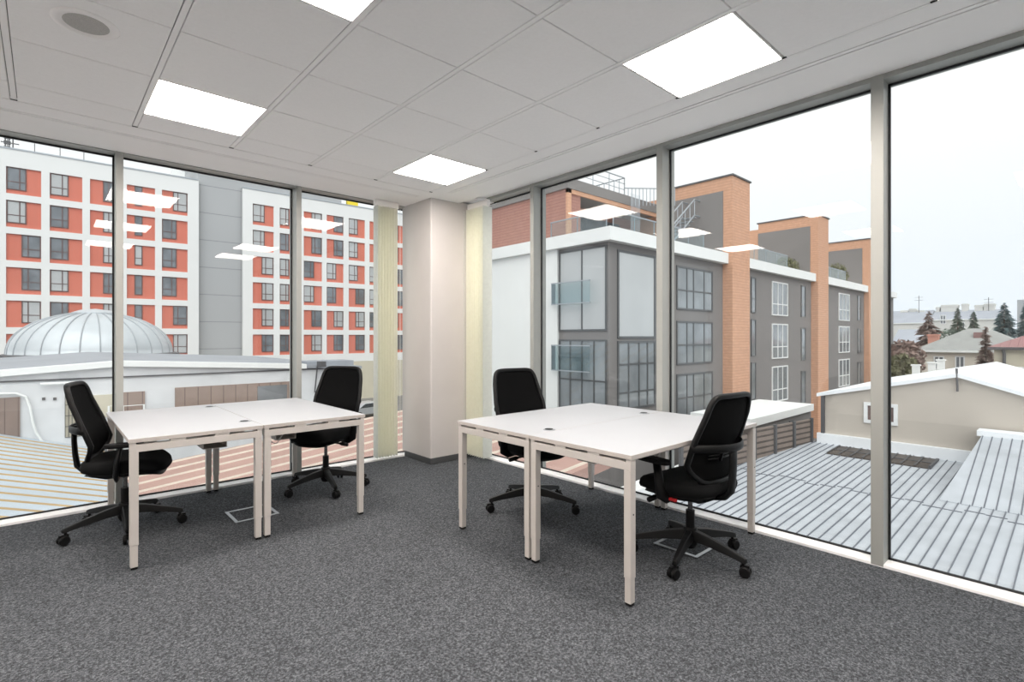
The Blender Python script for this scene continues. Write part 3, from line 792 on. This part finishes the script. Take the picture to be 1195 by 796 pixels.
zl_ = lambda x: -2.0-.336*(x-.18)
ry = []
y = 9.4
while y < 21.8: ry.append(y); y += .60
plane_roof('ribbed_roof', 'pale sloping roof with ochre ribs below the far left window', -9.0, 1.47, 9.0, 21.98, zl_, ROOFB, OCHRE, ry, .085, .025)
q = MB(); q.box(1.35, 9.0, -3.1, 1.6, 21.9, -2.42); tag(q.build('valley_gutter', METALD), 'gutter in the valley between the two ribbed roofs', 'gutter')
zr_ = lambda x: -2.44+.1*(x-1.5)
ry = []; y = 7.9
while y < 17.9: ry.append(y); y += .82
plane_roof('ribbed_roof', 'rust red roof with pale ribs below the left desks and windows', 1.6, 10.9, 7.66, 18.0, zr_, ROOFR, RIBW, ry, .10, .035)
zz_ = lambda x: -2.8+.04*(x-3.65)
ry = []; y = -13.7
while y < 6.9: ry.append(y); y += .19
ZR = plane_roof('sheet_metal_roof', 'wide pale grey standing-seam metal roof outside the right windows', 4.2, 19.2, -14, 7.1, zz_, ZINC, ZSEAM, ry, .022, .022)
q = MB()
for i in range(60):
    yy = -13.9+.34*i
    for xj, ph_ in ((9.6, .3), (14.4, 1.1)):
        xx = xj+.12*math.sin(i*1.7+ph_); q.box(xx, yy, zz_(xx)-.002, xx+.035, yy+.33, zz_(xx)+.012)
q.build('sheet_joints', ZSEAM, ZR)
# white eave gutter between the rust roof and the grey roof
q = MB(); q.hexa([(8.2, 7.16, -2.9), (19, 7.16, -2.5), (19, 7.6, -2.5), (8.2, 7.6, -2.9)], [(8.2, 7.16, -2.42), (19, 7.16, -2.0), (19, 7.6, -2.0), (8.2, 7.6, -2.42)])
tag(q.build('eave_gutter', BAND), 'white eave gutter between the rust roof and the grey metal roof', 'gutter')
# raised pitched part at the right
def zroof2(p): pass
e = empty('pitched_metal_roof', label='steeper metal roof slope rising to a white ridge at the right edge', cat='roof')
XT = 18.6
zt = on_x(1146, 508, XT).z; yA = on_x(1146, 508, XT).y
def on_zinc(px, py):
    d = ray(px, py); k = (-2.8-.04*3.65-H)/(d.z-.04*d.x); return Vector((k*d.x, k*d.y, H+k*d.z))
B = on_zinc(1096, 584)
P1 = (XT, yA, zt); P2 = (XT, -12, zt); P3 = (B.x, -12, B.z+.015); P4 = (B.x, B.y, B.z+.015)
P5 = (XT, yA, zz_(XT)-.1)
q = MB(); q.hexa([(P1[0], P1[1], zz_(XT)-.2), (P2[0], -12, zz_(XT)-.2), (P3[0], -12, zz_(P3[0])-.1), (P4[0], P4[1], zz_(P4[0])-.1)], [P1, P2, P3, P4]); q.build('roof_sheet', ZINC, e)
q = MB(); y = yA-.02
while y > -11.9:
    q.tube([(XT, y, zt+.004), (B.x, y, B.z+.019)], .013, 5); y -= .19
q.build('standing_seams', ZSEAM, e)
MB().box(XT-.05, -12, zt-.02, XT+.5, yA+.1, zt+.12).build('ridge_flashing', WROOF, e)
# sunken skylight
SK = empty('skylight', label='dark sunken skylight in the grey metal roof beside the beige wall', cat='skylight')
k0, k1, k2 = on_zinc(964, 530.5), on_zinc(1101, 538), on_zinc(1076, 546.5)
xs0, xs1 = k2.x, k1.x
y0_, y1_ = (k1.y+k2.y)/2, k0.y
q = MB(); q.hexa([(xs0, y0_, zz_(xs0)-.02), (xs1, y0_, zz_(xs1)-.02), (xs1, y1_, zz_(xs1)-.02), (xs0, y1_, zz_(xs0)-.02)], [(xs0, y0_, zz_(xs0)+.03), (xs1, y0_, zz_(xs1)+.03), (xs1, y1_, zz_(xs1)+.03), (xs0, y1_, zz_(xs0)+.03)])
q.build('glazing', mat('dirty_glazing', (74, 66, 60), .5, noise=.35, nscale=1.5), SK)
q = MB()
for i in range(9):
    y = y0_+(y1_-y0_)*i/8; q.hexa([(xs0, y-.02, zz_(xs0)+.05), (xs1, y-.02, zz_(xs1)+.05), (xs1, y+.02, zz_(xs1)+.05), (xs0, y+.02, zz_(xs0)+.05)], [(xs0, y-.02, zz_(xs0)+.055), (xs1, y-.02, zz_(xs1)+.055), (xs1, y+.02, zz_(xs1)+.055), (xs0, y+.02, zz_(xs0)+.055)])
q.box(xs0, y0_-.05, zz_(xs0)-.02, xs1, y0_, zz_(xs1)+.05); q.box((xs0+xs1)/2-.03, y0_, zz_(17)-.0, (xs0+xs1)/2+.03, y1_, zz_(17)+.1)
q.build('glazing_bars', METALD, SK)

# ---- beige shed with the white gable roof
XS = 19.2
SH = empty('beige_building', label='beige rendered building with a white low gable roof, beyond the metal roof', cat='building')
FS = Face((XS, 0, 0), (0, -1, 0), (-1, 0, 0))
sL = FS.px(959, 480)[0]; sR = FS.px(1330, 480)[0]; sAp, zAp = FS.px(1118, 436)
zL = FS.px(959, 458.5)[1]; zRt = FS.px(1195, 458)[1]; sRt = FS.px(1195, 458)[0]
zR = zAp-(zAp-zRt)/(sRt-sAp)*(sR-sAp)
D2 = 9.5
q = MB()
for (a, za_, b, zb_) in ((sL, zL, sAp, zAp), (sAp, zAp, sR, zR)):
    q.hexa([FS.P(a, 0, GZ), FS.P(b, 0, GZ), FS.P(b, -D2, GZ), FS.P(a, -D2, GZ)], [FS.P(a, 0, za_-.1), FS.P(b, 0, zb_-.1), FS.P(b, -D2, zb_-.1), FS.P(a, -D2, za_-.1)])
q.build('wall', BEIGE, SH)
q = MB()
for (a, za_, b, zb_) in ((sL-.12, zL-.02, sAp, zAp), (sAp, zAp, sR, zR)):
    q.hexa([FS.P(a, .12, za_-.1), FS.P(b, .12, zb_-.1), FS.P(b, -D2, zb_-.1), FS.P(a, -D2, za_-.1)], [FS.P(a, .12, za_+.01), FS.P(b, .12, zb_+.01), FS.P(b, -D2, zb_+.03), FS.P(a, -D2, za_+.03)])
q.build('roof', WROOF, SH)
a0, z1 = FS.px(1008.5, 469); a1, z0 = FS.px(1048, 497)
window_part(FS, SH, a0, a1, z0, z1, .0, WWHITE, mat('pane_brick_glass', (110, 92, 88), .3, noise=.3, nscale=4), (.5,), (), .10, .06)
q = MB(); FS.box(q, sL+.0, sL+.10, zz_(XS)-.2, zL-.1, 0, .10); q.build('downpipe', METALD, SH)
q = MB(); FS.box(q, sL-.1, FS.px(1142, 540)[0], zz_(XS)-.1, zz_(XS)+.32, 0, .16)
q.build('wall_flashing', WROOF, SH)
p = FS.P(FS.px(1117, 440)[0], .06, 0); q = MB(); q.tube([(p.x-.04, p.y, zAp+.15), (p.x-.04, p.y-.02, zAp-.5)], .03, 6); q.build('gable_bracket', METALD, SH)
for i, (cx_, y1, y0, lab) in enumerate(((1069, 427, 437, 'leftmost of the three white roof vents on the beige building'), (1087.5, 424, 434, 'middle of the three white roof vents on the beige building'), (1098, 421, 433, 'rightmost and tallest of the three white roof vents on the beige building'))):
    k = 24.; a = at_k(cx_, y1, k); q = MB(); q.box(a.x-.13, a.y-.13, zL-.1, a.x+.13, a.y+.13, a.z); q.box(a.x-.17, a.y-.17, a.z, a.x+.17, a.y+.17, a.z+.06)
    tag(q.build('roof_vent', BAND), lab, 'vent', 'white vents on the beige building roof')

# ---- slatted fence and dark annex between the roofs
FE = empty('slatted_fence', label='dark slatted fence along the edge of the grey metal roof', cat='fence')
pf = [Vector((12.2, 7.02, 0)), Vector((19.0, 6.15, 0))]; dd = (pf[1]-pf[0]).normalized(); nn = Vector((-dd.y, dd.x, 0))
L_ = (pf[1]-pf[0]).length
FF = Face(pf[0], dd, -nn)
q = MB(); FF.box(q, 0, L_, -2.75, -1.42, -.05, 0); q.build('slat_panel', DARKBR, FE)
for i in range(7):
    q = MB(); FF.box(q, L_*i/6-.05, L_*i/6+.05, -2.9, -1.38, -.02, .06); q.build('post', METALD, FE)
AN = empty('annex_building', label='low dark grey annex with a white parapet at the foot of the brick towers', cat='building')
FA = Face((21.4, 9.5, 0), (1, 0, 0), (0, -1, 0))
q = MB(); FA.box(q, .6, 7.8, GZ, -2.45, -2.6, 0); q.build('wall', GWALL, AN)
q = MB(); FA.box(q, .5, 7.9, -2.45, -2.12, -2.6, .15); q.build('parapet', BAND, AN)
for x in (2.2, 5.0):
    window_part(FA, AN, x, x+.5, -4.4, -2.7, 0, WGREY, PANEG, (), (), .06, .06)

# ---- the grey building with brick towers
GB = empty('grey_apartment_building', label='dark grey apartment block with orange brick fins and white bands, right of centre', cat='building')
YB_ = 14.3; XC = on_y(710.5, 300, YB_).x
FG = Face((XC, YB_, 0), (1, 0, 0), (0, -1, 0))      # long front
FL = Face((XC, YB_, 0), (0, 1, 0), (-1, 0, 0))      # short side
zB1, zB0 = 6.2, 5.6
LEN = on_y(1042.5, 390, YB_).x-XC; DEP = 13
q = MB(); FG.box(q, 0, LEN, GZ, zB0, -DEP, 0); q.build('wall', GWALL, GB)
q = MB(); FG.box(q, -.35, LEN, zB0, zB1, -DEP, .35); q.build('white_band', BAND, GB)
# fins
fins = []
for (pxa, pxb, pxc, pyt) in ((843.4, 854.7, 875, 204.6), (946.5, 954.7, 966.8, 250.7), (1008.2, 1014.2, 1022, 279)):
    s0_ = FG.px(pxa, 390)[0]; xf = XC+s0_
    yf = on_x(pxb, 390, xf).y; zt_ = on_x(pxb, pyt, xf).z; x2 = on_y(pxc, 390, yf).x
    fins.append((xf, x2, yf, zt_))
for i, (xf, x2, yf, zt_) in enumerate(fins):
    q = MB(); q.box(xf, yf, GZ, x2, YB_+4.0, zt_); q.build('brick_fin', BRICK, GB)
    q = MB(); q.box(xf-.06, yf+.55, zB1, xf+.0, YB_+4.0, zt_-.8); q.build('fin_panel', GPANEL, GB)
    q = MB(); q.box(xf-.08, yf-.08, zt_, x2+.08, YB_+4.1, zt_+.09); q.build('fin_cap', METALD, GB)
    if i < 2: q = MB(); q.box(xf, YB_+4.0, zB1, x2, YB_+9.0, zt_-.45); q.build('brick_fin', BRICK, GB)
# windows of the front
def win_px(F, x0, x1, y0, y1, **k):
    """pixel rectangle measured at its left edge"""
    a, z1 = F.px(x0, y0); b, _ = F.px(x1, y0); _, z0 = F.px(x0, y1)
    return window_part(F, GB, a, b, z0, z1, **k)
for (y0, y1) in ((309.5, 361), (374.5, 426), (437, 489)):
    win_px(FG, 789, 831, y0, y1, fr=WGREY, pn=PANEG, cols=(.27, .45, .75), rows=(.45,), t=.09)
for (y0, y1) in ((328, 368), (377.6, 419), (428, 470)):
    win_px(FG, 900.5, 918.7, y0, y1, fr=WWHITE, pn=PANEG, cols=(.36, .66), rows=(.34,), t=.08)
    win_px(FG, 876, 881.5, y0-5, y1-3, fr=WGREY, pn=PANEG, cols=(), rows=(.4,), t=.07)
    win_px(FG, 934.5, 939.5, y0+5, y1+2, fr=WGREY, pn=PANEG, cols=(), rows=(.4,), t=.07)
for (y0, y1) in ((341.7, 374), (380.5, 412), (419.7, 452)):
    win_px(FG, 978.5, 991, y0, y1, fr=WWHITE, pn=PANEG, cols=(.36, .66), rows=(.4,), t=.08)
    win_px(FG, 1000.5, 1004, y0+3, y1, fr=WGREY, pn=PANEG, cols=(), rows=(.4,), t=.07)
# big corner glazing
win_px(FG, 720, 764, 291, 395, fr=WGREY, pn=PANE2, cols=(), rows=(), t=.10, name='corner_glazing')
win_px(FG, 720, 764, 398, 480, fr=WGREY, pn=PANEG, cols=(.28, .55, .78), rows=(.25, .66), t=.10, name='corner_glazing')
a0, a1 = FL.px(708.5, 390)[0], FL.px(653, 390)[0]
zt_ = FL.px(700, 287)[1]
window_part(FL, GB, a0, a1, 1.6, zt_, fr=WGREY, pn=PANE2, cols=(.5,), rows=(), t=.08, name='side_glazing')
window_part(FL, GB, a0, a1, -2.6, 1.2, fr=WGREY, pn=PANEG, cols=(.25, .5, .75), rows=(.5,), t=.08, name='side_glazing')
q = MB(); FL.box(q, a1+.05, a1+9.5, -6, zB0, 0, .12); q.build('white_panel', BAND, GB)
for (y0, y1) in ((331.5, 355.5), (403, 431.5)):
    zA = on_x(655, y0, XC).z; zC = on_x(655, y1, XC).z
    q = MB(); FL.box(q, a0+.7, a1+.2, zC, zA, .35, .38); rg = q.build('balcony_glass', RAILGLASS, GB)
    q = MB(); FL.box(q, a0+.7, a1+.2, zA-.02, zA+.03, .33, .40); FL.box(q, a0+.7, a1+.2, zC-.03, zC+.02, .33, .40); FL.box(q, a1+.15, a1+.2, zC, zA, 0, .38); q.build('balcony_frame', METAL, rg)
# terraces: glass balustrade, penthouse, slab, railings, stair
def balus(F, a, b, z0, z1, dep, lab=None):
    q = MB(); F.box(q, a, b, z0, z1, dep-.02, dep); g_ = q.build('glass_balustrade', RAILGLASS, GB)
    q = MB(); F.box(q, a, b, z1, z1+.05, dep-.04, dep+.02); n_ = max(1, int((b-a)/1.6))
    for i in range(n_+1): x = a+(b-a)*i/n_; F.box(q, x-.02, x+.02, z0, z1, dep-.05, dep-.02)
    q.build('balustrade_rail', METAL, g_)
balus(FG, .1, fins[0][0]-XC-2.6, zB1, zB1+.72, .2); balus(FL, .0, 3.4, zB1, zB1+.72, .2)
balus(FG, fins[0][1]-XC, fins[1][0]-XC-5, zB1, zB1+.85, .1)
balus(FG, fins[1][1]-XC, fins[2][0]-XC-6, zB1, zB1+.85, .1)
ys = on_x(661.5, 250, 20.5).y; zu0 = on_x(661.5, 220, 20.5).z; zu1 = zu0+.55
x1f = fins[0][0]
q = MB(); q.box(20.5, ys, zB1, 21.6, ys+9, zu0); q.build('penthouse_wall', BRICKD, GB)
q = MB(); q.box(20.45, ys-.1, zB1, 20.75, ys+.03, zu0); q.box(20.45, ys-.1, zu0-.22, x1f, ys+.03, zu0); q.build('portal_trim', BRICK, GB)
q = MB(); q.box(20.4, ys-.15, zu0, x1f, ys+9, zu1); q.build('roof_slab', METALD if False else GPANEL, GB)
q = MB(); q.box(21.6, ys+2.2, zB1, x1f, ys+2.5, zu0); q.build('penthouse_wall', BRICKD, GB)
q = MB()
q.box(23.0, ys+2.1, zB1+.1, 28.0, ys+2.2, zu0-.5); q.build('penthouse_glazing', PANE, GB)
q = MB()
def railing(q, P0, P1, h, n, bars=3, r_=.025):
    P0, P1 = Vector(P0), Vector(P1)
    q.tube([P0+Vector((0, 0, h)), P1+Vector((0, 0, h))], r_*1.3, 6)
    for k in range(1, bars): q.tube([P0+Vector((0, 0, h*k/bars)), P1+Vector((0, 0, h*k/bars))], r_*.8, 5)
    for i in range(n+1): p = P0.lerp(P1, i/n); q.tube([p, p+Vector((0, 0, h))], r_, 6)
railing(q, (21.2, ys, zu1), (25.6, ys, zu1), 1.05, 3)
railing(q, (25.6, ys, zu1), (25.6, ys+6, zu1), 1.05, 16, 1)
railing(q, (25.6, ys, zu1-.6), (29.2, ys-1.2, zu1-.2), 1.05, 14, 1)
q.build('roof_railing', METAL, GB)
q = MB(); q.box(22.6, ys+3, zu1, 24.8, ys+5, zu1+.9); q.box(21.2, ys+2.2, zu1, 21.9, ys+3, zu1+1.6); q.build('roof_unit', METAL, GB)
# stair by the first fin
ST = MB(); yy = YB_+1.4
for dy in (0, .8):
    for dz in (0, .95):
        ST.tube([(26.2, yy+dy, zB1+.3+dz), (28.9, yy+dy, zB1+2.4+dz), (29.5, yy+dy, zB1+2.4+dz)], .045, 6)
    for i in range(6): ST.tube([(26.2+.54*i, yy+dy, zB1+.3+.42*i), (26.2+.54*i, yy+dy, zB1+1.25+.42*i)], .025, 5)
for i in range(8): ST.box(26.3+.36*i, yy, zB1+.3+.28*i, 26.6+.36*i, yy+.8, zB1+.34+.28*i)
for i in range(10): ST.tube([(25.4+.1*i, ys-.6, zB1), (25.4+.1*i, ys-.6, zu1)], .012, 4)
ST.build('terrace_stair', METAL, GB)
# distant end of the block, dark
q = MB(); xe = on_y(1042.5, 380, YB_).x; 
# roof boxes of the further terraces
q = MB(); q.box(fins[0][1], YB_+3.5, zB1, fins[0][1]+7.5, YB_+9, zB1+2.4); q.build('stair_house', BAND, GB)
q = MB(); q.box(fins[1][1]+.5, YB_+3.0, zB1, fins[1][1]+3.5, YB_+9, zB1+2.2); q.build('stair_house', GPANEL, GB)
def bushy(name, P, sx_, sy_, sz, n, m, label, cat, seed=1, leaf=.25):
    rn = random.Random(seed); q = MB()
    for i in range(n):
        t, u = rn.uniform(0, 2*PI), rn.uniform(-1, 1); r_ = rn.uniform(.55, 1)
        c = Vector((P[0]+sx_*r_*math.cos(t)*math.sqrt(1-u*u), P[1]+sy_*r_*math.sin(t)*math.sqrt(1-u*u), P[2]+sz*r_*u))
        a = Vector((rn.uniform(-1, 1), rn.uniform(-1, 1), rn.uniform(-1, 1))).normalized()*leaf
        b = a.cross(Vector((rn.uniform(-1, 1), rn.uniform(-1, 1), rn.uniform(-1, 1)))).normalized()*leaf*.7
        q.b.faces.new([q.b.verts.new(v) for v in (c-a, c+b, c+a)])
    return tag(q.build(name, m), label, cat)
x_ = fins[1][0]
bushy('terrace_hedge', (x_-2.2, YB_+.9, zB1+.55), 2.0, .5, .6, 700, BUSH, 'small hedge on the terrace beside the second brick fin', 'hedge', 2, .14)
x_ = fins[2][0]
bushy('terrace_hedge', (x_-4.5, YB_+.9, zB1+.9), 2.2, .6, .95, 700, BUSH, 'olive hedge on the terrace beside the third brick fin', 'hedge', 3, .16)

# ---- distant houses on the right
def house(name, label, F, a0, a1, z0, zE_, zR_, dep, mw, mr, wins=(), hip=0, over=.3, axis='side'):
    e = empty(name, label=label, cat='house')
    q = MB(); F.box(q, a0, a1, z0, zE_, -dep, 0); q.build('wall', mw, e)
    q = MB(); o = over; c0, c1 = a0-o, a1+o; m_ = -dep/2
    lo = [F.P(c0, o, zE_), F.P(c1, o, zE_), F.P(c1, -dep-o, zE_), F.P(c0, -dep-o, zE_)]
    if hip: r0, r1 = F.P(c0+hip, m_, zR_), F.P(c1-hip, m_, zR_)
    else: r0, r1 = F.P(c0, m_, zR_), F.P(c1, m_, zR_)
    vs = [q.b.verts.new(v) for v in lo+[r0, r1]]
    for f in ((0, 1, 5, 4), (1, 2, 5), (2, 3, 4, 5), (3, 0, 4), (3, 2, 1, 0)): q.b.faces.new([vs[i] for i in f])
    q.build('roof', mr, e)
    q = MB(); F.box(q, c0, c1, zE_-.22, zE_, o-.05, o+.06); q.build('gutter', METALD if mr is BURG else BAND, e)
    for (x0, x1, y0, y1, c) in wins:
        window_part(F, e, x0, x1, y0, y1, 0, WWHITE, PANE, c, (), .12, .1)
    return e
FH = Face((75, 0, 0), (0, -1, 0), (-1, 0, 0))
a0, a1 = FH.px(1073, 410)[0], FH.px(1206, 410)[0]
ze = FH.px(1120, 409)[1]
def wpx(F, x0, x1, y0, y1, c): a, z1 = F.px(x0, y0); b, z0 = F.px(x1, y1); return (a, b, z0, z1, c)
hs = house('cream_house', 'cream house with a grey hipped roof behind the white gable roof', FH, a0, a1, GZ, ze, FH.px(1143, 386)[1]+.3, 8, CREAM, GREYR,
      [wpx(FH, 1089.5, 1102, 415.5, 432, (.5,)), wpx(FH, 1114.5, 1126, 415.5, 431, (.5,))], hip=(a1-a0)*.46, over=.5)
p = FH.P(FH.px(1140, 392)[0], -2.4, 0); MB().box(p.x-.4, p.y-.5, ze+.8, p.x+.4, p.y+.5, ze+2.0).build('chimney', mat('brown_chimney', (140, 110, 108), .8), hs)
p = FH.P(FH.px(1088.5, 398)[0]*1.15, -12.0, 0)
tag(MB().box(p.x-.5, p.y-.55, GZ, p.x+.3, p.y+.55, ze+1.75).box(p.x-.6, p.y-.65, ze+1.6, p.x+.4, p.y+.65, ze+1.85).build('brick_chimney', CHIM), 'orange chimney stack left of the cream house roof', 'chimney')
FH2 = Face((56, 0, 0), (0, -1, 0), (-1, 0, 0))
a0, a1 = FH2.px(1160, 410)[0], FH2.px(1320, 410)[0]; ze = FH2.px(1165, 405)[1]
hs = house('stone_house', 'olive-grey house with a burgundy roof at the right edge', FH2, a0, a1, GZ, ze, ze+1.25, 9, OLIVE, BURG,
      [wpx(FH2, 1188, 1206, 428, 440, ())], hip=2.6, over=.35)
q = MB(); p = FH2.P(a0+.5, .2, 0); q.tube([(p.x, p.y, ze), (p.x, p.y-.1, ze-.5), (p.x, p.y-.1, GZ)], .12, 6); q.build('downpipe', METALD, hs)
# far row of pale tenements with slate roofs
FD = Face((150, 0, 0), (0, -1, 0), (-1, 0, 0))
def far(label, x0, x1, ye, yr, mw=PALE, mr=SLATE, dep=10, F=FD, wins=(), chim=()):
    a0, a1 = F.px(x0, 390)[0], F.px(x1, 390)[0]; ze = F.px((x0+x1)/2, ye)[1]; zr = F.px((x0+x1)/2, yr)[1]
    h_ = house('tenement_house', label, F, a0, a1, GZ-6, ze, zr, dep, mw, mr, [wpx(F, *w_, (.5,)) for w_ in wins], over=.2)
    for (cx0, cx1, cy) in chim:
        a, zt = F.px(cx0, cy); b, _ = F.px(cx1, cy)
        q = MB(); F.box(q, a, b, zr-3, zt, -dep/2-1.2, -dep/2+.6); F.box(q, a-.1, b+.1, zt-.5, zt-.1, -dep/2-1.3, -dep/2+.7); q.build('chimney', PALE, h_)
    return h_
far('pale tenement with slate roof and low chimneys, just right of the last post', 1020, 1084, 377, 362, chim=((1046, 1054, 361.5), (1056, 1064, 359.5), (1066, 1074, 361.5)), wins=((1050, 1056, 386, 396), (1062, 1068, 386, 396)))
far('pale tenement with a long slate roof behind the conifers', 1087.5, 1168, 372.5, 361, chim=((1088, 1092, 357.5), (1094, 1114, 355), (1118.5, 1126, 353.5), (1134, 1144, 355), (1145, 1158, 353.5)), wins=((1097, 1104, 368, 378), (1120, 1126, 376, 384)))
far('small white gabled house behind the brown conifer', 1042, 1078, 400, 384, F=Face((110, 0, 0), (0, -1, 0), (-1, 0, 0)), wins=((1050, 1056, 402, 409), (1060, 1066, 402, 409)))
FT = Face((170, 0, 0), (0, -1, 0), (-1, 0, 0))
a0, a1 = FT.px(1187, 390)[0], FT.px(1240, 390)[0]
bt = empty('tower_block', label='grey flat-roofed tower block on the skyline at the right edge', cat='building')
q = MB(); FT.box(q, a0, a1, GZ-6, FT.px(1190, 350)[1], -12, 0); q.build('wall', mat('grey_tower', (168, 172, 176), .9), bt)
for i in range(3): window_part(FT, bt, a0+1+3.4*i, a0+3+3.4*i, 5.5, 7.4, 0, WGREY, PANE, (), (), .15, .1)
for (px_, y1, lab) in ((1068, 344, 'thin television aerial on the left tenement roof'), (1151, 346, 'thin dark mast on the right tenement roof')):
    p0 = FD.P(FD.px(px_, 360)[0], -4, 0); z1 = FD.px(px_, y1)[1]; q = MB(); q.tube([(p0.x, p0.y, 7), (p0.x, p0.y, z1)], .06, 5)
    for dz in (.4, 1.1): q.tube([(p0.x, p0.y-.8, z1-dz), (p0.x, p0.y+.8, z1-dz)], .03, 4)
    tag(q.build('roof_aerial', METALD), lab, 'antenna')

# ---- trees
def conifer(px, ytop, ybot, k, halfw, m, label, seed, dens=26, droop=.35):
    T = at_k(px, ytop, k); B = at_k(px, ybot, k); hgt = T.z-B.z; rn = random.Random(seed)
    e = empty('conifer_tree', (T.x, T.y, B.z), label=label, cat='tree')
    MB().tube([(0, 0, GZ-B.z), (0, 0, hgt*.97)], [.25, .04], 8).build('trunk', BARK, e)
    q = MB(); W = halfw/F*k
    for i in range(dens):
        f = i/(dens-1); z = hgt*(1-f); L = W*(.05+.95*f**.62)*rn.uniform(.75, 1.1)
        for j in range(9+int(6*f)):
            t = rn.uniform(0, 2*PI); l = L*rn.uniform(.6, 1.05); d = Vector((math.cos(t), math.sin(t), 0)); s_ = Vector((-d.y, d.x, 0))
            p0 = Vector((0, 0, z+rn.uniform(-.1, .1)*hgt/dens*4)); p1 = p0+d*l+Vector((0, 0, -droop*l)); pm = p0.lerp(p1, .55)+Vector((0, 0, .10*l))
            wv = max(.16, l*.22)
            for sg in (-1, 1):
                q.b.faces.new([q.b.verts.new(v) for v in (p0, pm+s_*wv*sg, p1)])
                q.b.faces.new([q.b.verts.new(v) for v in (p0+Vector((0,0,.02)), pm+Vector((0, 0, -wv*1.2)), p1)])
                for u_ in (.35, .6, .85):
                    c = p0.lerp(p1, u_); q.b.faces.new([q.b.verts.new(v) for v in (c, c+s_*sg*wv*1.5*(1.1-u_)+Vector((0, 0, -wv*.5))+d*wv, c+d*wv*.6)])
    q.build('foliage', m, e); return e
conifer(1084, 364, 424, 80, 23, BROWNT, 'tall brownish conifer left of the cream house roof', 1)
conifer(1117.5, 360, 400, 104, 12, NEEDLE, 'slim green conifer before the slate roof, nearer the brown one', 2)
conifer(1136, 364, 400, 94, 12, NEEDLE, 'slim green conifer before the slate roof, right of its twin', 3)
conifer(1172, 354, 402, 92, 18, NEEDLEB, 'blue-green spruce above the burgundy roof', 4, 30)
conifer(1198, 352, 402, 78, 14, NEEDLEB, 'blue-green spruce cut by the right edge of the picture', 5, 30)
conifer(1150, 382, 434, 52, 12, BROWNT, 'reddish brown bare tree in front of the cream house', 6, 22, .1)
def shrub(px, y, k, w_, h_, m, lab, sd, n=900):
    p = at_k(px, y, k); bushy('shrub', (p.x, p.y, p.z), w_, w_, h_, n, m, lab, 'shrub', sd, .35)
    return p
shrub(1056, 418, 50, 1.6, 1.8, BROWNT, 'brown bare shrub beside the last post', 7)
shrub(1052, 434, 45, 1.2, 1.5, BUSH, 'yellow-green bush low beside the last post', 8)
shrub(1106, 396, 100, 4.0, 2.0, NEEDLE, 'grey-green bushes at the feet of the slim conifers', 9)
# bare trees standing over the street on the viewer's right, mirrored in the glass of the grey building

# ---- parked car
CA = empty('car', (on_z(428, 486, GZ).x, on_z(428, 486, GZ).y, GZ), math.radians(5), label='silver parked car seen between the chair and the blind', cat='car')
q = MB(); side = [(-2.1, .35), (-2.1, .8), (-1.4, .95), (-.7, 1.42), (.7, 1.45), (1.5, 1.0), (2.1, .9), (2.15, .35)]
q.hexa([(x, -.85, z) for x, z in side], [(x, .85, z) for x, z in side]); q.build('body', CARP, CA, bevel=.06)
q = MB()
for s1 in (-1, 1): q.hexa([(x, .855*s1, z) for x, z in ((-1.25, .98), (-.65, 1.36), (.65, 1.39), (1.3, 1.02))], [(x, .87*s1, z) for x, z in ((-1.25, .98), (-.65, 1.36), (.65, 1.39), (1.3, 1.02))])
q.build('side_window', CARG, CA)
for x in (-1.3, 1.35):
    for s1 in (-1, 1): MB().lathe([(0, -.1), (.32, -.1), (.32, .1), (0, .1)], (x, .80*s1, .32), 20, 'y').build('wheel', FOOT, CA)
